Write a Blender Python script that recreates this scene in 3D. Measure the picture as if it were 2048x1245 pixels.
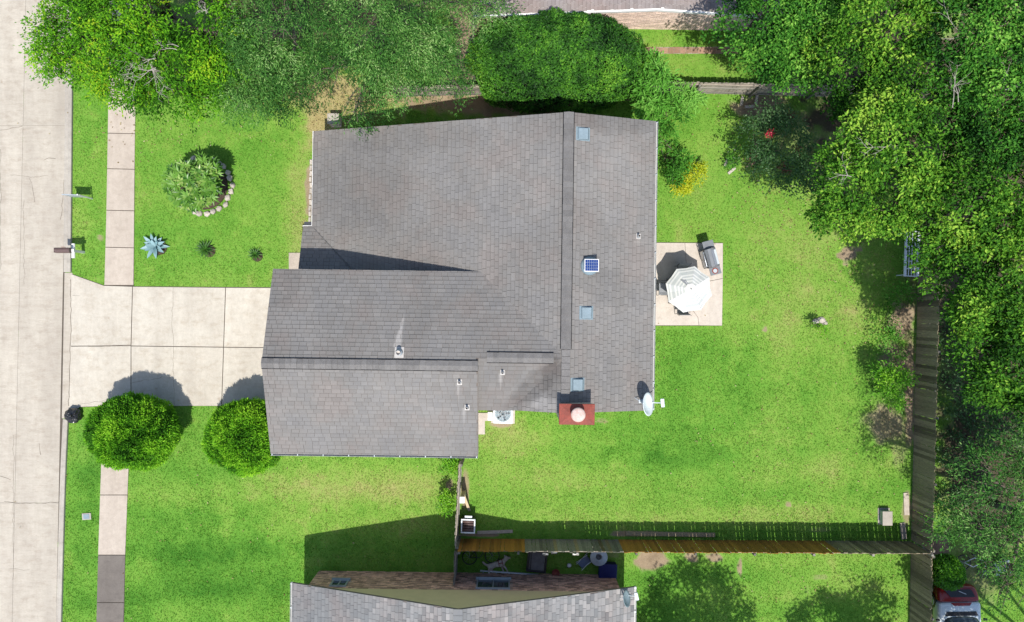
import bpy, bmesh, math, random
import numpy as np
from mathutils import Vector, Matrix

for o in list(bpy.data.objects): bpy.data.objects.remove(o)
SC = bpy.context.scene
COL = SC.collection
R = math.radians
# ------------------------------------------------------------------ camera (drone, straight down)
H, F = 34.0, 1600.0                      # flying height in metres, focal length in photo pixels (2048 wide)
cam = bpy.data.cameras.new('camera'); camo = bpy.data.objects.new('camera', cam); COL.objects.link(camo)
camo.location = (0, 0, H); camo.rotation_euler = (0, 0, 0)
cam.sensor_width = 36.0; cam.lens = 36.0 * F / 2048; cam.clip_end = 2000
SC.camera = camo
# ------------------------------------------------------------------ sky and sun
SUN = Vector((0.045, -0.44, 1.0)).normalized()      # towards the sun: nearly overhead, from the south
w = bpy.data.worlds.new('World'); SC.world = w; w.use_nodes = True
nt = w.node_tree; bgn = nt.nodes['Background']
sky = nt.nodes.new('ShaderNodeTexSky'); sky.sky_type = 'NISHITA'; sky.sun_disc = False
sky.sun_elevation = math.asin(SUN.z); sky.sun_rotation = math.atan2(SUN.x, SUN.y)
nt.links.new(sky.outputs[0], bgn.inputs[0]); bgn.inputs[1].default_value = 0.15
sl = bpy.data.lights.new('sun', 'SUN'); sl.energy = 4.2; sl.angle = R(0.5); sl.color = (1, 0.96, 0.9)
so = bpy.data.objects.new('sun', sl); COL.objects.link(so); so.location = (2, -20, 45)
so.rotation_euler = SUN.to_track_quat('Z', 'Y').to_euler()
SC.view_settings.view_transform = 'Standard'; SC.view_settings.look = 'None'
SC.view_settings.exposure = 0.42; SC.view_settings.gamma = 1.0
SC.render.engine = 'CYCLES'

rnd = random.Random(7)
RNG = np.random.default_rng(11)

# ------------------------------------------------------------------ helpers
def P(px, py, h=0.0):
    """a photo pixel and a height above ground -> a place in the world"""
    k = (H - h) / F
    return Vector(((px - 1024) * k, (622.5 - py) * k, h))
def M2(px, h=0.0): return px * (H - h) / F

def vnoise(x, y, scale, seed):
    r = np.random.default_rng(seed).random((128, 128))
    X = x / scale + 1000.37; Y = y / scale + 1000.71
    xi = np.floor(X).astype(int); yi = np.floor(Y).astype(int)
    fx = X - xi; fy = Y - yi
    fx = fx * fx * (3 - 2 * fx); fy = fy * fy * (3 - 2 * fy)
    g = lambda a, b: r[a % 128, b % 128]
    return (g(xi, yi) * (1 - fx) + g(xi + 1, yi) * fx) * (1 - fy) + (g(xi, yi + 1) * (1 - fx) + g(xi + 1, yi + 1) * fx) * fy

def inpoly(px, py, poly):
    n = len(poly); ins = np.zeros(px.shape, bool); j = n - 1
    for i in range(n):
        xi, yi = poly[i]; xj, yj = poly[j]
        c = ((yi > py) != (yj > py)) & (px < (xj - xi) * (py - yi) / ((yj - yi) or 1e-9) + xi)
        ins ^= c; j = i
    return ins

def tag(o, label=None, cat=None, group=None, kind=None):
    if label: o['label'] = label
    if cat: o['category'] = cat
    if group: o['group'] = group
    if kind: o['kind'] = kind
    return o
def thing(name, label, cat, loc=(0, 0, 0), rz=0.0, group=None):
    o = bpy.data.objects.new(name, None); COL.objects.link(o)
    o.location = loc; o.rotation_euler = (0, 0, rz); o.empty_display_size = 0.2
    return tag(o, label, cat, group)
def link(name, me, parent=None, loc=(0, 0, 0), rot=(0, 0, 0), scale=(1, 1, 1)):
    o = bpy.data.objects.new(name, me); COL.objects.link(o)
    o.parent = parent; o.location = loc; o.rotation_euler = rot; o.scale = scale
    return o
def fast_mesh(name, V, Fc, mat, attrs=None, smooth=False):
    """numpy verts (n,3) and faces (m,k) -> mesh"""
    V = np.asarray(V, np.float32); Fc = np.asarray(Fc, np.int32); k = Fc.shape[1]
    me = bpy.data.meshes.new(name)
    me.vertices.add(len(V)); me.vertices.foreach_set('co', V.ravel())
    me.loops.add(Fc.size); me.loops.foreach_set('vertex_index', Fc.ravel())
    me.polygons.add(len(Fc)); me.polygons.foreach_set('loop_start', np.arange(0, Fc.size, k, dtype=np.int32))
    me.polygons.foreach_set('use_smooth', np.full(len(Fc), smooth, bool))
    for an, av in (attrs or {}).items():
        a = me.attributes.new(an, 'FLOAT', 'POINT'); a.data.foreach_set('value', np.asarray(av, np.float32))
    me.update(calc_edges=True); me.materials.append(mat)
    return me

class MB:
    def __init__(s): s.v = []; s.f = []; s.t = []
    def add(s, vs, fs, tone=0.5):
        b = len(s.v); s.v += [tuple(q) for q in vs]; s.f += [tuple(b + i for i in f) for f in fs]; s.t += [tone] * len(vs); return s
    def bb(s, x0, x1, y0, y1, z0, z1, tone=0.5):
        v = [(x0, y0, z0), (x1, y0, z0), (x1, y1, z0), (x0, y1, z0), (x0, y0, z1), (x1, y0, z1), (x1, y1, z1), (x0, y1, z1)]
        return s.add(v, [(3, 2, 1, 0), (4, 5, 6, 7), (0, 1, 5, 4), (1, 2, 6, 5), (2, 3, 7, 6), (3, 0, 4, 7)], tone)
    def box(s, c, d, rz=0, ry=0, rx=0, tone=0.5):
        m = Matrix.Translation(c) @ Matrix.Rotation(rz, 4, 'Z') @ Matrix.Rotation(ry, 4, 'Y') @ Matrix.Rotation(rx, 4, 'X')
        x, y, z = d[0] / 2, d[1] / 2, d[2] / 2
        v = [m @ Vector(q) for q in ((-x, -y, -z), (x, -y, -z), (x, y, -z), (-x, y, -z), (-x, -y, z), (x, -y, z), (x, y, z), (-x, y, z))]
        return s.add(v, [(3, 2, 1, 0), (4, 5, 6, 7), (0, 1, 5, 4), (1, 2, 6, 5), (2, 3, 7, 6), (3, 0, 4, 7)], tone)
    def path(s, pts, rads, n=6, tone=0.5, cap=True):
        pts = [Vector(p) for p in pts]; rings = []
        for i, p in enumerate(pts):
            d = (pts[min(i + 1, len(pts) - 1)] - pts[max(i - 1, 0)]).normalized()
            a = d.cross(Vector((0, 0, 1)) if abs(d.z) < 0.9 else Vector((1, 0, 0))).normalized(); b = d.cross(a)
            rings.append([p + (a * math.cos(2 * math.pi * k / n) + b * math.sin(2 * math.pi * k / n)) * rads[i] for k in range(n)])
        vs = [q for r in rings for q in r]; fs = []
        for i in range(len(pts) - 1):
            for k in range(n):
                k2 = (k + 1) % n; fs.append((i * n + k, i * n + k2, (i + 1) * n + k2, (i + 1) * n + k))
        if cap: fs += [tuple(range(n - 1, -1, -1)), tuple((len(pts) - 1) * n + k for k in range(n))]
        return s.add(vs, fs, tone)
    def tube(s, a, b, r, r2=None, n=8, tone=0.5): return s.path([a, b], [r, r if r2 is None else r2], n, tone)
    def lathe(s, prof, c=(0, 0, 0), n=24, tone=0.5):
        vs = [(c[0] + r * math.cos(2 * math.pi * k / n), c[1] + r * math.sin(2 * math.pi * k / n), c[2] + z) for r, z in prof for k in range(n)]
        fs = []
        for i in range(len(prof) - 1):
            for k in range(n):
                k2 = (k + 1) % n; fs.append((i * n + k, i * n + k2, (i + 1) * n + k2, (i + 1) * n + k))
        if prof[0][0] > 1e-4: fs.append(tuple(range(n - 1, -1, -1)))
        if prof[-1][0] > 1e-4: fs.append(tuple((len(prof) - 1) * n + k for k in range(n)))
        return s.add(vs, fs, tone)
    def prism(s, poly, z0, z1, tone=0.5):
        """poly: (x,y) or (x,y,dz) ccw or cw; z0, z1 levels"""
        a = sum(poly[i][0] * poly[(i + 1) % len(poly)][1] - poly[(i + 1) % len(poly)][0] * poly[i][1] for i in range(len(poly)))
        if a < 0: poly = poly[::-1]
        n = len(poly); dz = lambda q: q[2] if len(q) > 2 else 0
        vs = [(q[0], q[1], z0 + dz(q)) for q in poly] + [(q[0], q[1], z1 + dz(q)) for q in poly]
        return s.add(vs, [tuple(range(n - 1, -1, -1)), tuple(range(n, 2 * n))] + [(i, (i + 1) % n, n + (i + 1) % n, n + i) for i in range(n)], tone)
    def mesh(s, name, mat, smooth=False):
        me = bpy.data.meshes.new(name); me.from_pydata(s.v, [], s.f)
        a = me.attributes.new('tone', 'FLOAT', 'POINT'); a.data.foreach_set('value', s.t)
        me.update(); me.materials.append(mat)
        if smooth: me.polygons.foreach_set('use_smooth', [True] * len(me.polygons))
        return me
    def obj(s, name, mat, parent=None, smooth=False, loc=(0, 0, 0), bevel=0, rot=(0, 0, 0)):
        o = link(name, s.mesh(name, mat, smooth), parent, loc, rot)
        if bevel:
            m = o.modifiers.new('bevel', 'BEVEL'); m.width = bevel; m.segments = 2; m.limit_method = 'ANGLE'
        return o

# ------------------------------------------------------------------ materials
def newmat(name):
    m = bpy.data.materials.new(name); m.use_nodes = True; t = m.node_tree
    return m, t, t.nodes['Principled BSDF']
def N(t, typ, **kw):
    n = t.nodes.new(typ)
    for k, v in kw.items():
        if k.startswith('_'): n.inputs[k[1:]].default_value = v
        else: setattr(n, k, v)
    return n
def noise(t, coord, scale, detail=4, rough=0.6, stretch=None):
    n = N(t, 'ShaderNodeTexNoise', _Scale=scale, _Detail=detail, _Roughness=rough)
    if stretch:
        mp = N(t, 'ShaderNodeMapping', _Scale=stretch); t.links.new(coord, mp.inputs[0]); coord = mp.outputs[0]
    t.links.new(coord, n.inputs['Vector']); return n.outputs['Fac']
def ramp(t, fac, stops):
    r = N(t, 'ShaderNodeValToRGB'); e = r.color_ramp.elements
    while len(e) < len(stops): e.new(0.5)
    for q, (p, c) in zip(e, stops): q.position = p; q.color = (*c, 1)
    t.links.new(fac, r.inputs[0]); return r.outputs[0]
def mixc(t, fac, a, b, mode='MIX'):
    m = N(t, 'ShaderNodeMix', data_type='RGBA', blend_type=mode)
    for s, v in ((0, fac), (6, a), (7, b)):
        if isinstance(v, (int, float)): m.inputs[s].default_value = v
        elif isinstance(v, tuple): m.inputs[s].default_value = (*v, 1)
        else: t.links.new(v, m.inputs[s])
    return m.outputs[2]
def math_(t, op, a, b=0.0, c=None, clamp=False):
    m = N(t, 'ShaderNodeMath', operation=op, use_clamp=clamp)
    for i, v in enumerate((a, b, c)):
        if v is None: continue
        if isinstance(v, (int, float)): m.inputs[i].default_value = v
        else: t.links.new(v, m.inputs[i])
    return m.outputs[0]
def bump(t, bs, fac, strength, dist=0.02):
    b = N(t, 'ShaderNodeBump', _Strength=strength, _Distance=dist); t.links.new(fac, b.inputs['Height']); t.links.new(b.outputs[0], bs.inputs['Normal'])
def worldpos(t): return N(t, 'ShaderNodeNewGeometry').outputs['Position']

def mat(name, c1, c2=None, scale=3.0, rough=0.8, fine=0.12, bstr=0.25, bscale=60, metal=0.0, spec=0.3, stretch=None, tone=0.0, objrand=0.0):
    m, t, bs = newmat(name); pos = worldpos(t)
    c2 = c2 or tuple(v * 0.78 for v in c1)
    n1 = noise(t, pos, scale, 6, 0.65, stretch)
    col = mixc(t, ramp(t, n1, [(0.35, (0, 0, 0)), (0.65, (1, 1, 1))]), c1, c2)
    n2 = noise(t, pos, bscale, 3, 0.6, stretch)
    col = mixc(t, 1.0, col, ramp(t, n2, [(0.25, (1 - fine * 2,) * 3), (0.75, (1 + fine,) * 3)]), 'MULTIPLY')
    if tone:
        a = N(t, 'ShaderNodeAttribute', attribute_name='tone')
        k = math_(t, 'MULTIPLY_ADD', a.outputs['Fac'], 2 * tone, 1 - tone)
        v = N(t, 'ShaderNodeCombineColor'); [t.links.new(k, v.inputs[i]) for i in range(3)]
        col = mixc(t, 1.0, col, v.outputs[0], 'MULTIPLY')
    if objrand:
        k = math_(t, 'MULTIPLY_ADD', N(t, 'ShaderNodeObjectInfo').outputs['Random'], 2 * objrand, 1 - objrand)
        v = N(t, 'ShaderNodeCombineColor'); [t.links.new(k, v.inputs[i]) for i in range(3)]
        col = mixc(t, 1.0, col, v.outputs[0], 'MULTIPLY')
    t.links.new(col, bs.inputs['Base Color'])
    bs.inputs['Roughness'].default_value = rough; bs.inputs['Metallic'].default_value = metal
    bs.inputs['Specular IOR Level'].default_value = spec
    if bstr: bump(t, bs, n2, bstr)
    return m

def leafmat(name, stops, trans=0.28, rough=0.45, spec=0.35):
    m, t, bs = newmat(name)
    a = N(t, 'ShaderNodeAttribute', attribute_name='tone')
    col = ramp(t, a.outputs['Fac'], stops)
    t.links.new(col, bs.inputs['Base Color']); bs.inputs['Roughness'].default_value = rough; bs.inputs['Specular IOR Level'].default_value = spec
    tr = N(t, 'ShaderNodeBsdfTranslucent'); t.links.new(mixc(t, 1.0, col, (1.0, 1.15, 0.5), 'MULTIPLY'), tr.inputs[0])
    mx = N(t, 'ShaderNodeMixShader', _0=trans) if False else t.nodes.new('ShaderNodeMixShader'); mx.inputs[0].default_value = trans
    t.links.new(bs.outputs[0], mx.inputs[1]); t.links.new(tr.outputs[0], mx.inputs[2])
    t.links.new(mx.outputs[0], t.nodes['Material Output'].inputs[0])
    return m

def concrete(name, c1, c2, c3, joint=0.0, brush=None, gutter=False):
    m, t, bs = newmat(name); pos = worldpos(t)
    n1 = noise(t, pos, 0.35, 6, 0.62); n2 = noise(t, pos, 1.7, 6, 0.7, (1, 1.8, 1)); n3 = noise(t, pos, 45, 3, 0.6, brush)
    n4 = noise(t, pos, 6, 5, 0.75, brush)
    col = mixc(t, ramp(t, n1, [(0.36, (0, 0, 0)), (0.66, (1, 1, 1))]), c1, c2)
    col = mixc(t, ramp(t, n2, [(0.48, (0, 0, 0)), (0.74, (0.9,) * 3)]), col, c3)
    n5 = noise(t, pos, 0.9, 5, 0.7, (1.6, .35, 1)); col = mixc(t, 1.0, col, ramp(t, n5, [(0.35, (0.90, 0.89, 0.885)), (0.6, (1.03,) * 3)]), 'MULTIPLY')
    col = mixc(t, 1.0, col, ramp(t, n4, [(0.3, (0.9,) * 3), (0.7, (1.05,) * 3)]), 'MULTIPLY')
    col = mixc(t, 1.0, col, ramp(t, n3, [(0.25, (0.86,) * 3), (0.75, (1.06,) * 3)]), 'MULTIPLY')
    if gutter:        # dirt washed along the gutter, tyre-worn strips
        sep = N(t, 'ShaderNodeSeparateXYZ'); t.links.new(pos, sep.inputs[0])
        xx = math_(t, 'SUBTRACT', sep.outputs[0], math_(t, 'MULTIPLY_ADD', sep.outputs[1], .0185, 0.0))
        wob = math_(t, 'MULTIPLY_ADD', noise(t, pos, .8, 5, .65, (1, .4, 1)), 1.6, -.8)
        for (xc, wdt, amt) in ((-19.35, .42, .20), (-20.6, .35, .07), (-22.1, .4, .06)):
            d = math_(t, 'ABSOLUTE', math_(t, 'SUBTRACT', math_(t, 'ADD', xx, math_(t, 'MULTIPLY', wob, .5)), xc))
            kk = math_(t, 'MULTIPLY', math_(t, 'SUBTRACT', 1.0, math_(t, 'DIVIDE', d, wdt * 1.6), clamp=True), math_(t, 'MULTIPLY_ADD', wob, .7, .6, clamp=True), clamp=True)
            col = mixc(t, math_(t, 'MULTIPLY', kk, amt * 2), col, (c3[0] * .72, c3[1] * .74, c3[2] * .78))
    sp = noise(t, pos, 2.6, 3, .5); col = mixc(t, ramp(t, sp, [(.70, (0, 0, 0)), (.76, (.45,) * 3)]), col, (c3[0] * .75, c3[1] * .68, c3[2] * .62))
    k = math_(t, 'MULTIPLY_ADD', N(t, 'ShaderNodeObjectInfo').outputs['Random'], 0.08, 0.95)
    v = N(t, 'ShaderNodeCombineColor'); [t.links.new(k, v.inputs[i]) for i in range(3)]
    col = mixc(t, 1.0, col, v.outputs[0], 'MULTIPLY')
    t.links.new(col, bs.inputs['Base Color']); bs.inputs['Roughness'].default_value = 0.9; bs.inputs['Specular IOR Level'].default_value = 0.2
    bump(t, bs, n3, 0.25, 0.01)
    return m

MT = {}
MT['road'] = concrete('road_concrete', (0.465, 0.42, 0.345), (0.42, 0.375, 0.31), (0.345, 0.295, 0.235), brush=(0.25, 1.6, 1), gutter=True)
MT['drive'] = concrete('driveway_concrete', (0.52, 0.478, 0.4), (0.49, 0.445, 0.37), (0.41, 0.355, 0.28))
MT['walk'] = concrete('sidewalk_concrete', (0.465, 0.4, 0.33), (0.44, 0.378, 0.31), (0.385, 0.325, 0.265))
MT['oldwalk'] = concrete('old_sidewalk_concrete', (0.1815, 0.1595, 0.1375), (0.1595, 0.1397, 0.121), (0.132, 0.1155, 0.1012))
MT['patio'] = concrete('patio_concrete', (0.53, 0.475, 0.41), (0.5, 0.445, 0.385), (0.45, 0.39, 0.33))
MT['crack'] = mat('crack_dirt', (0.11, 0.09, 0.07), rough=1)
MT['kerb'] = concrete('kerb_concrete', (0.4144, 0.3808, 0.3248), (0.3584, 0.3248, 0.28), (0.2912, 0.2632, 0.224))
MT['white'] = mat('white_paint', (0.78, 0.77, 0.74), (0.70, 0.69, 0.66), 4, rough=0.5, fine=0.03, bstr=0.03)
MT['whitemetal'] = mat('white_enamel', (0.72, 0.76, 0.78), (0.62, 0.66, 0.68), 3, rough=0.35, fine=0.03, bstr=0.0, spec=0.5)
MT['dark'] = mat('dark_metal', (0.035, 0.037, 0.042), (0.05, 0.05, 0.055), 6, rough=0.4, fine=0.1, bstr=0.05, spec=0.5)
MT['black'] = mat('black_plastic', (0.012, 0.012, 0.014), (0.02, 0.02, 0.022), 6, rough=0.3, bstr=0.0, spec=0.5)
MT['steel'] = mat('brushed_steel', (0.55, 0.58, 0.62), (0.45, 0.48, 0.52), 8, rough=0.35, metal=0.7, fine=0.06, bstr=0.05, stretch=(1, 8, 1))
MT['galv'] = mat('galvanised_metal', (0.42, 0.46, 0.48), (0.34, 0.38, 0.40), 7, rough=0.5, metal=0.3, fine=0.06, bstr=0.05)
MT['bluevent'] = mat('weathered_vent_metal', (0.216, 0.28, 0.312), (0.176, 0.232, 0.256), 5, rough=0.55, fine=0.08, bstr=0.1)
MT['glass'] = mat('dark_window_glass', (0.03, 0.045, 0.055), (0.05, 0.065, 0.075), 2, rough=0.08, fine=0.0, bstr=0.0, spec=0.6)
MT['brickred'] = mat('brown_red_brick', (0.6375, 0.3937, 0.2812), (0.4688, 0.2812, 0.2156), 8, rough=0.9, tone=0.55, bstr=0.4)
MT['brickpale'] = mat('pale_brick', (0.837, 0.648, 0.54), (0.7425, 0.567, 0.4725), 6, rough=0.9, tone=0.22, bstr=0.3)
MT['mortar'] = mat('mortar', (0.42, 0.37, 0.32), rough=0.95)
MT['tan'] = mat('tan_siding', (0.6804, 0.5508, 0.324), (0.6156, 0.5022, 0.2996), 2, rough=0.7, fine=0.05, bstr=0.1)
MT['siding'] = mat('cream_siding', (0.55, 0.49, 0.40), (0.50, 0.44, 0.36), 2, rough=0.7, fine=0.05, bstr=0.1)
MT['mulch'] = mat('mulch', (0.045, 0.033, 0.026), (0.11, 0.075, 0.05), 22, rough=1, fine=0.3, bstr=0.8, bscale=45)
MT['stone'] = mat('pale_limestone', (0.506, 0.451, 0.385), (0.396, 0.352, 0.297), 6, rough=0.9, fine=0.12, bstr=0.5, bscale=25, objrand=0.18)
MT['bark'] = mat('grey_bark', (0.20, 0.165, 0.13), (0.12, 0.095, 0.075), 12, rough=0.95, fine=0.2, bstr=0.7, bscale=40)
MT['twig'] = mat('bleached_twig', (0.42, 0.38, 0.33), (0.33, 0.29, 0.25), 12, rough=0.9)
MT['wood_gold'] = mat('golden_fence_wood', (0.375, 0.1812, 0.035), (0.2875, 0.1313, 0.025), 5, rough=0.8, fine=0.22, bstr=0.4, stretch=(9, 9, 1), objrand=0.28)
MT['wood_grey'] = mat('weathered_grey_wood', (0.29, 0.275, 0.235), (0.16, 0.15, 0.125), 6, rough=0.9, fine=0.28, bstr=0.5, stretch=(9, 9, 1), objrand=0.4)
MT['wood_moss'] = mat('mossy_dark_wood', (0.36, 0.285, 0.175), (0.19, 0.155, 0.095), 5, rough=0.95, fine=0.28, bstr=0.5, stretch=(9, 9, 1), objrand=0.5)
MT['wood_pale'] = mat('bleached_rail_wood', (0.46, 0.3967, 0.3277), (0.3565, 0.3047, 0.2472), 6, rough=0.9, fine=0.2, bstr=0.4, objrand=0.2)
MT['lumber'] = mat('new_lumber', (0.62, 0.50, 0.33), (0.54, 0.42, 0.27), 5, rough=0.8, fine=0.12)
MT['redrust'] = mat('rusty_red_cap', (0.27, 0.0558, 0.036), (0.189, 0.0468, 0.0324), 4, rough=0.65, fine=0.15, bstr=0.15, bscale=25)
MT['clay'] = mat('rusty_pale_flue_cap', (0.62, 0.48, 0.43), (0.50, 0.34, 0.28), 9, rough=0.6, fine=0.1)
MT['redpaint'] = mat('red_car_paint', (0.231, 0.014, 0.014), (0.21, 0.0126, 0.0126), 3, rough=0.22, fine=0.02, bstr=0, spec=0.6)
MT['whitepaint'] = mat('white_car_paint', (0.62, 0.68, 0.70), (0.58, 0.64, 0.66), 3, rough=0.2, fine=0.02, bstr=0, spec=0.6)
MT['bluetarp'] = mat('navy_plastic', (0.006, 0.009, 0.07), (0.008, 0.012, 0.09), 5, rough=0.5, fine=0.1, bstr=0.3, bscale=14)
MT['brown'] = mat('brown_paint', (0.13, 0.085, 0.075), (0.10, 0.065, 0.06), 5, rough=0.5, fine=0.08, bstr=0.1)
MT['pathbrick'] = mat('dusty_path_brick', (0.36, 0.22, 0.15), (0.30, 0.19, 0.13), 4, rough=0.95, fine=0.15, objrand=0.2)
MT['solar'] = mat('solar_cell', (0.012, 0.035, 0.15), (0.018, 0.05, 0.2), 12, rough=0.15, fine=0.05, bstr=0, spec=0.6)
MT['ridge'] = mat('ridge_cap_shingle', (0.19, 0.18, 0.17), (0.155, 0.147, 0.14), 5, rough=0.95, fine=0.2, bstr=0.5, objrand=0.12)
MT['ridgedark'] = mat('ridge_vent_slot', (0.012, 0.012, 0.014), rough=1)
MT['fascia'] = mat('fascia_board', (0.17, 0.145, 0.125), (0.13, 0.11, 0.095), 4, rough=0.8)
MT['rubber'] = mat('lead_flashing', (0.55, 0.52, 0.48), (0.42, 0.39, 0.36), 12, rough=0.7, fine=0.1)
MT['fabric'] = None

def roofmat(name, dark, mid, light, warm, cool, streaks=(), washes=()):
    m, t, bs = newmat(name); pos = worldpos(t)
    a = N(t, 'ShaderNodeAttribute', attribute_name='tone')
    n1 = noise(t, pos, 0.45, 6, 0.6); n2 = noise(t, pos, 0.8, 5, 0.6); n3 = noise(t, pos, 70, 3, 0.7)
    fac = math_(t, 'ADD', a.outputs['Fac'], math_(t, 'MULTIPLY_ADD', n1, 0.36, -0.18))
    if streaks or washes:
        sep = N(t, 'ShaderNodeSeparateXYZ'); mp = N(t, 'ShaderNodeMapping'); mp.inputs['Rotation'].default_value = (0, 0, R(0.75))
        t.links.new(pos, mp.inputs[0]); t.links.new(mp.outputs[0], sep.inputs[0]); U, V = sep.outputs[0], sep.outputs[1]
        wob = math_(t, 'MULTIPLY_ADD', noise(t, pos, 5, 4, 0.6), 0.5, -0.25)
    for (u0, v0, lu, lv, w0, amt) in streaks:     # weathering below a vent: narrows along (lu, lv)
        ln = math.hypot(lu, lv); du = math_(t, 'SUBTRACT', U, u0); dv = math_(t, 'SUBTRACT', V, v0)
        al = math_(t, 'ADD', math_(t, 'MULTIPLY', du, lu / ln / ln), math_(t, 'MULTIPLY', dv, lv / ln / ln))
        ac = math_(t, 'ABSOLUTE', math_(t, 'ADD', math_(t, 'MULTIPLY', du, -lv / ln), math_(t, 'MULTIPLY', dv, lu / ln)))
        wd = math_(t, 'MULTIPLY_ADD', al, -w0 * .85, w0)
        inside = math_(t, 'MULTIPLY', math_(t, 'SUBTRACT', wd, math_(t, 'ADD', ac, math_(t, 'MULTIPLY', wob, w0 * .6))), 14.0, clamp=True)
        inside = math_(t, 'MULTIPLY', inside, math_(t, 'MULTIPLY', math_(t, 'SUBTRACT', 1.0, al), 5.0, clamp=True)); inside = math_(t, 'MULTIPLY', inside, math_(t, 'MULTIPLY', al, 30.0, clamp=True))
        fac = math_(t, 'ADD', fac, math_(t, 'MULTIPLY', inside, amt))
    for (u0, v0, ru, rv, ang, amt) in washes:
        ca, sa = math.cos(ang), math.sin(ang); du = math_(t, 'SUBTRACT', U, u0); dv = math_(t, 'SUBTRACT', V, v0)
        a_ = math_(t, 'ADD', math_(t, 'MULTIPLY', du, ca / ru), math_(t, 'MULTIPLY', dv, sa / ru)); b_ = math_(t, 'ADD', math_(t, 'MULTIPLY', du, -sa / rv), math_(t, 'MULTIPLY', dv, ca / rv))
        d = math_(t, 'SQRT', math_(t, 'ADD', math_(t, 'MULTIPLY', a_, a_), math_(t, 'MULTIPLY', b_, b_)))
        k = math_(t, 'MULTIPLY', math_(t, 'SUBTRACT', 1.15, math_(t, 'ADD', d, math_(t, 'MULTIPLY', wob, 1.2))), 2.2, clamp=True); fac = math_(t, 'ADD', fac, math_(t, 'MULTIPLY', k, amt))
    col = ramp(t, fac, [(0.0, dark), (0.5, mid), (1.0, light)])
    hue = ramp(t, n2, [(0.38, cool), (0.5, (1, 1, 1)), (0.64, warm)])
    col = mixc(t, 1.0, col, hue, 'MULTIPLY')
    col = mixc(t, 1.0, col, ramp(t, n3, [(0.2, (0.8,) * 3), (0.8, (1.16,) * 3)]), 'MULTIPLY')
    t.links.new(col, bs.inputs['Base Color']); bs.inputs['Roughness'].default_value = 0.95; bs.inputs['Specular IOR Level'].default_value = 0.15
    bump(t, bs, n3, 0.4, 0.01)
    return m
MT['shingle'] = roofmat('asphalt_shingle', (0.085, 0.079, 0.074), (0.180, 0.170, 0.158), (0.30, 0.282, 0.262), (1.035, 0.985, 0.97), (0.98, 0.995, 1.02),
    streaks=[(-4.02, -1.36, .2, 1.3, .17, .5), (-1.86, -2.55, 0, -.85, .1, .3), (-1.66, -3.45, 0, -.9, .1, .3), (-.38, -2.2, .02, -.7, .1, .4), (4.35, 2.55, .6, 0, .06, .25)],
    washes=[(.9, -2.55, 1.5, .42, R(45), -.22), (1.45, -2.3, .4, .8, 0, -.16), (1.25, -3.3, .5, .3, 0, .2), (.5, -3.4, .6, .2, R(20), .14), (-6.0, 4.8, 2.2, 2.2, 0, -.12), (3.0, 6.8, 1.8, .5, 0, -.1), (-3.6, 6.4, 2.5, .5, 0, -.06), (3.4, .9, 1.2, .7, R(-10), -.1), (3.8, 4.6, .9, 2.0, 0, .07), (-5, -3.6, 3.0, 1.0, 0, .05), (0, 4.6, 1.6, 2.4, 0, .05), (-8.2, .9, .6, .9, 0, -.12), (-3.3, 0, .5, 1.5, 0, -.06)])
MT['shingle2'] = roofmat('mixed_asphalt_shingle', (0.085, 0.085, 0.088), (0.19, 0.187, 0.182), (0.36, 0.335, 0.315), (1.05, 0.98, 0.96), (0.97, 1.0, 1.02))
MT['shingle3'] = roofmat('brown_asphalt_shingle', (0.15, 0.125, 0.115), (0.25, 0.215, 0.20), (0.34, 0.30, 0.28), (1.06, 0.98, 0.95), (0.97, 0.99, 1.02))

# ================================================================== THE GROUND
ROAD_E = [(150, -260), (147, 170), (144, 545), (139, 830), (133, 950), (125, 1245), (121, 1500)]   # kerb back edge, top to bottom
def edge_x(y, line=ROAD_E):
    return float(np.interp(y, [q[1] for q in line], [q[0] for q in line]))
DRIVE = [(143, 548), (208, 571), (268, 573), (545, 575), (640, 576), (640, 813), (240, 812), (160, 815), (139, 832)]
PATIO = [(1290, 485), (1446, 486), (1444, 652), (1290, 652)]
WALK_T = [(222, -200), (218, 170), (213, 450), (209, 571), (268, 573), (270, 300), (272, 170), (276, -200)]
WALK_B = [(212, 812), (204, 900), (197, 1110), (192, 1300), (247, 1300), (251, 1110), (259, 900), (266, 812)]
def HW(u, v):     # house axes (turned 0.75 degrees) -> world
    c, s = math.cos(TH), math.sin(TH); return Vector((u * c - v * s, u * s + v * c, 0))
TH = R(-0.75)
def PX(v): return (1024 + v.x * F / H, 622.5 - v.y * F / H)
FOOT = [[PX(HW(*q)) for q in p] for p in (
    [(-7.55, 6.6), (4.8, 6.6), (4.8, -3.2), (-7.55, -3.2)], [(-8.4, 1.0), (-1.5, 1.0), (-1.5, -4.9), (-8.4, -4.9)],
    [(-8.05, -11.15), (4.5, -11.15), (4.5, -24), (-8.05, -24)], [(-1.2, 12.05), (11.5, 12.05), (11.5, 22), (-1.2, 22)])]
ROADPOLY = [(-900, -260)] + ROAD_E + [(-900, 1500)]

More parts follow.
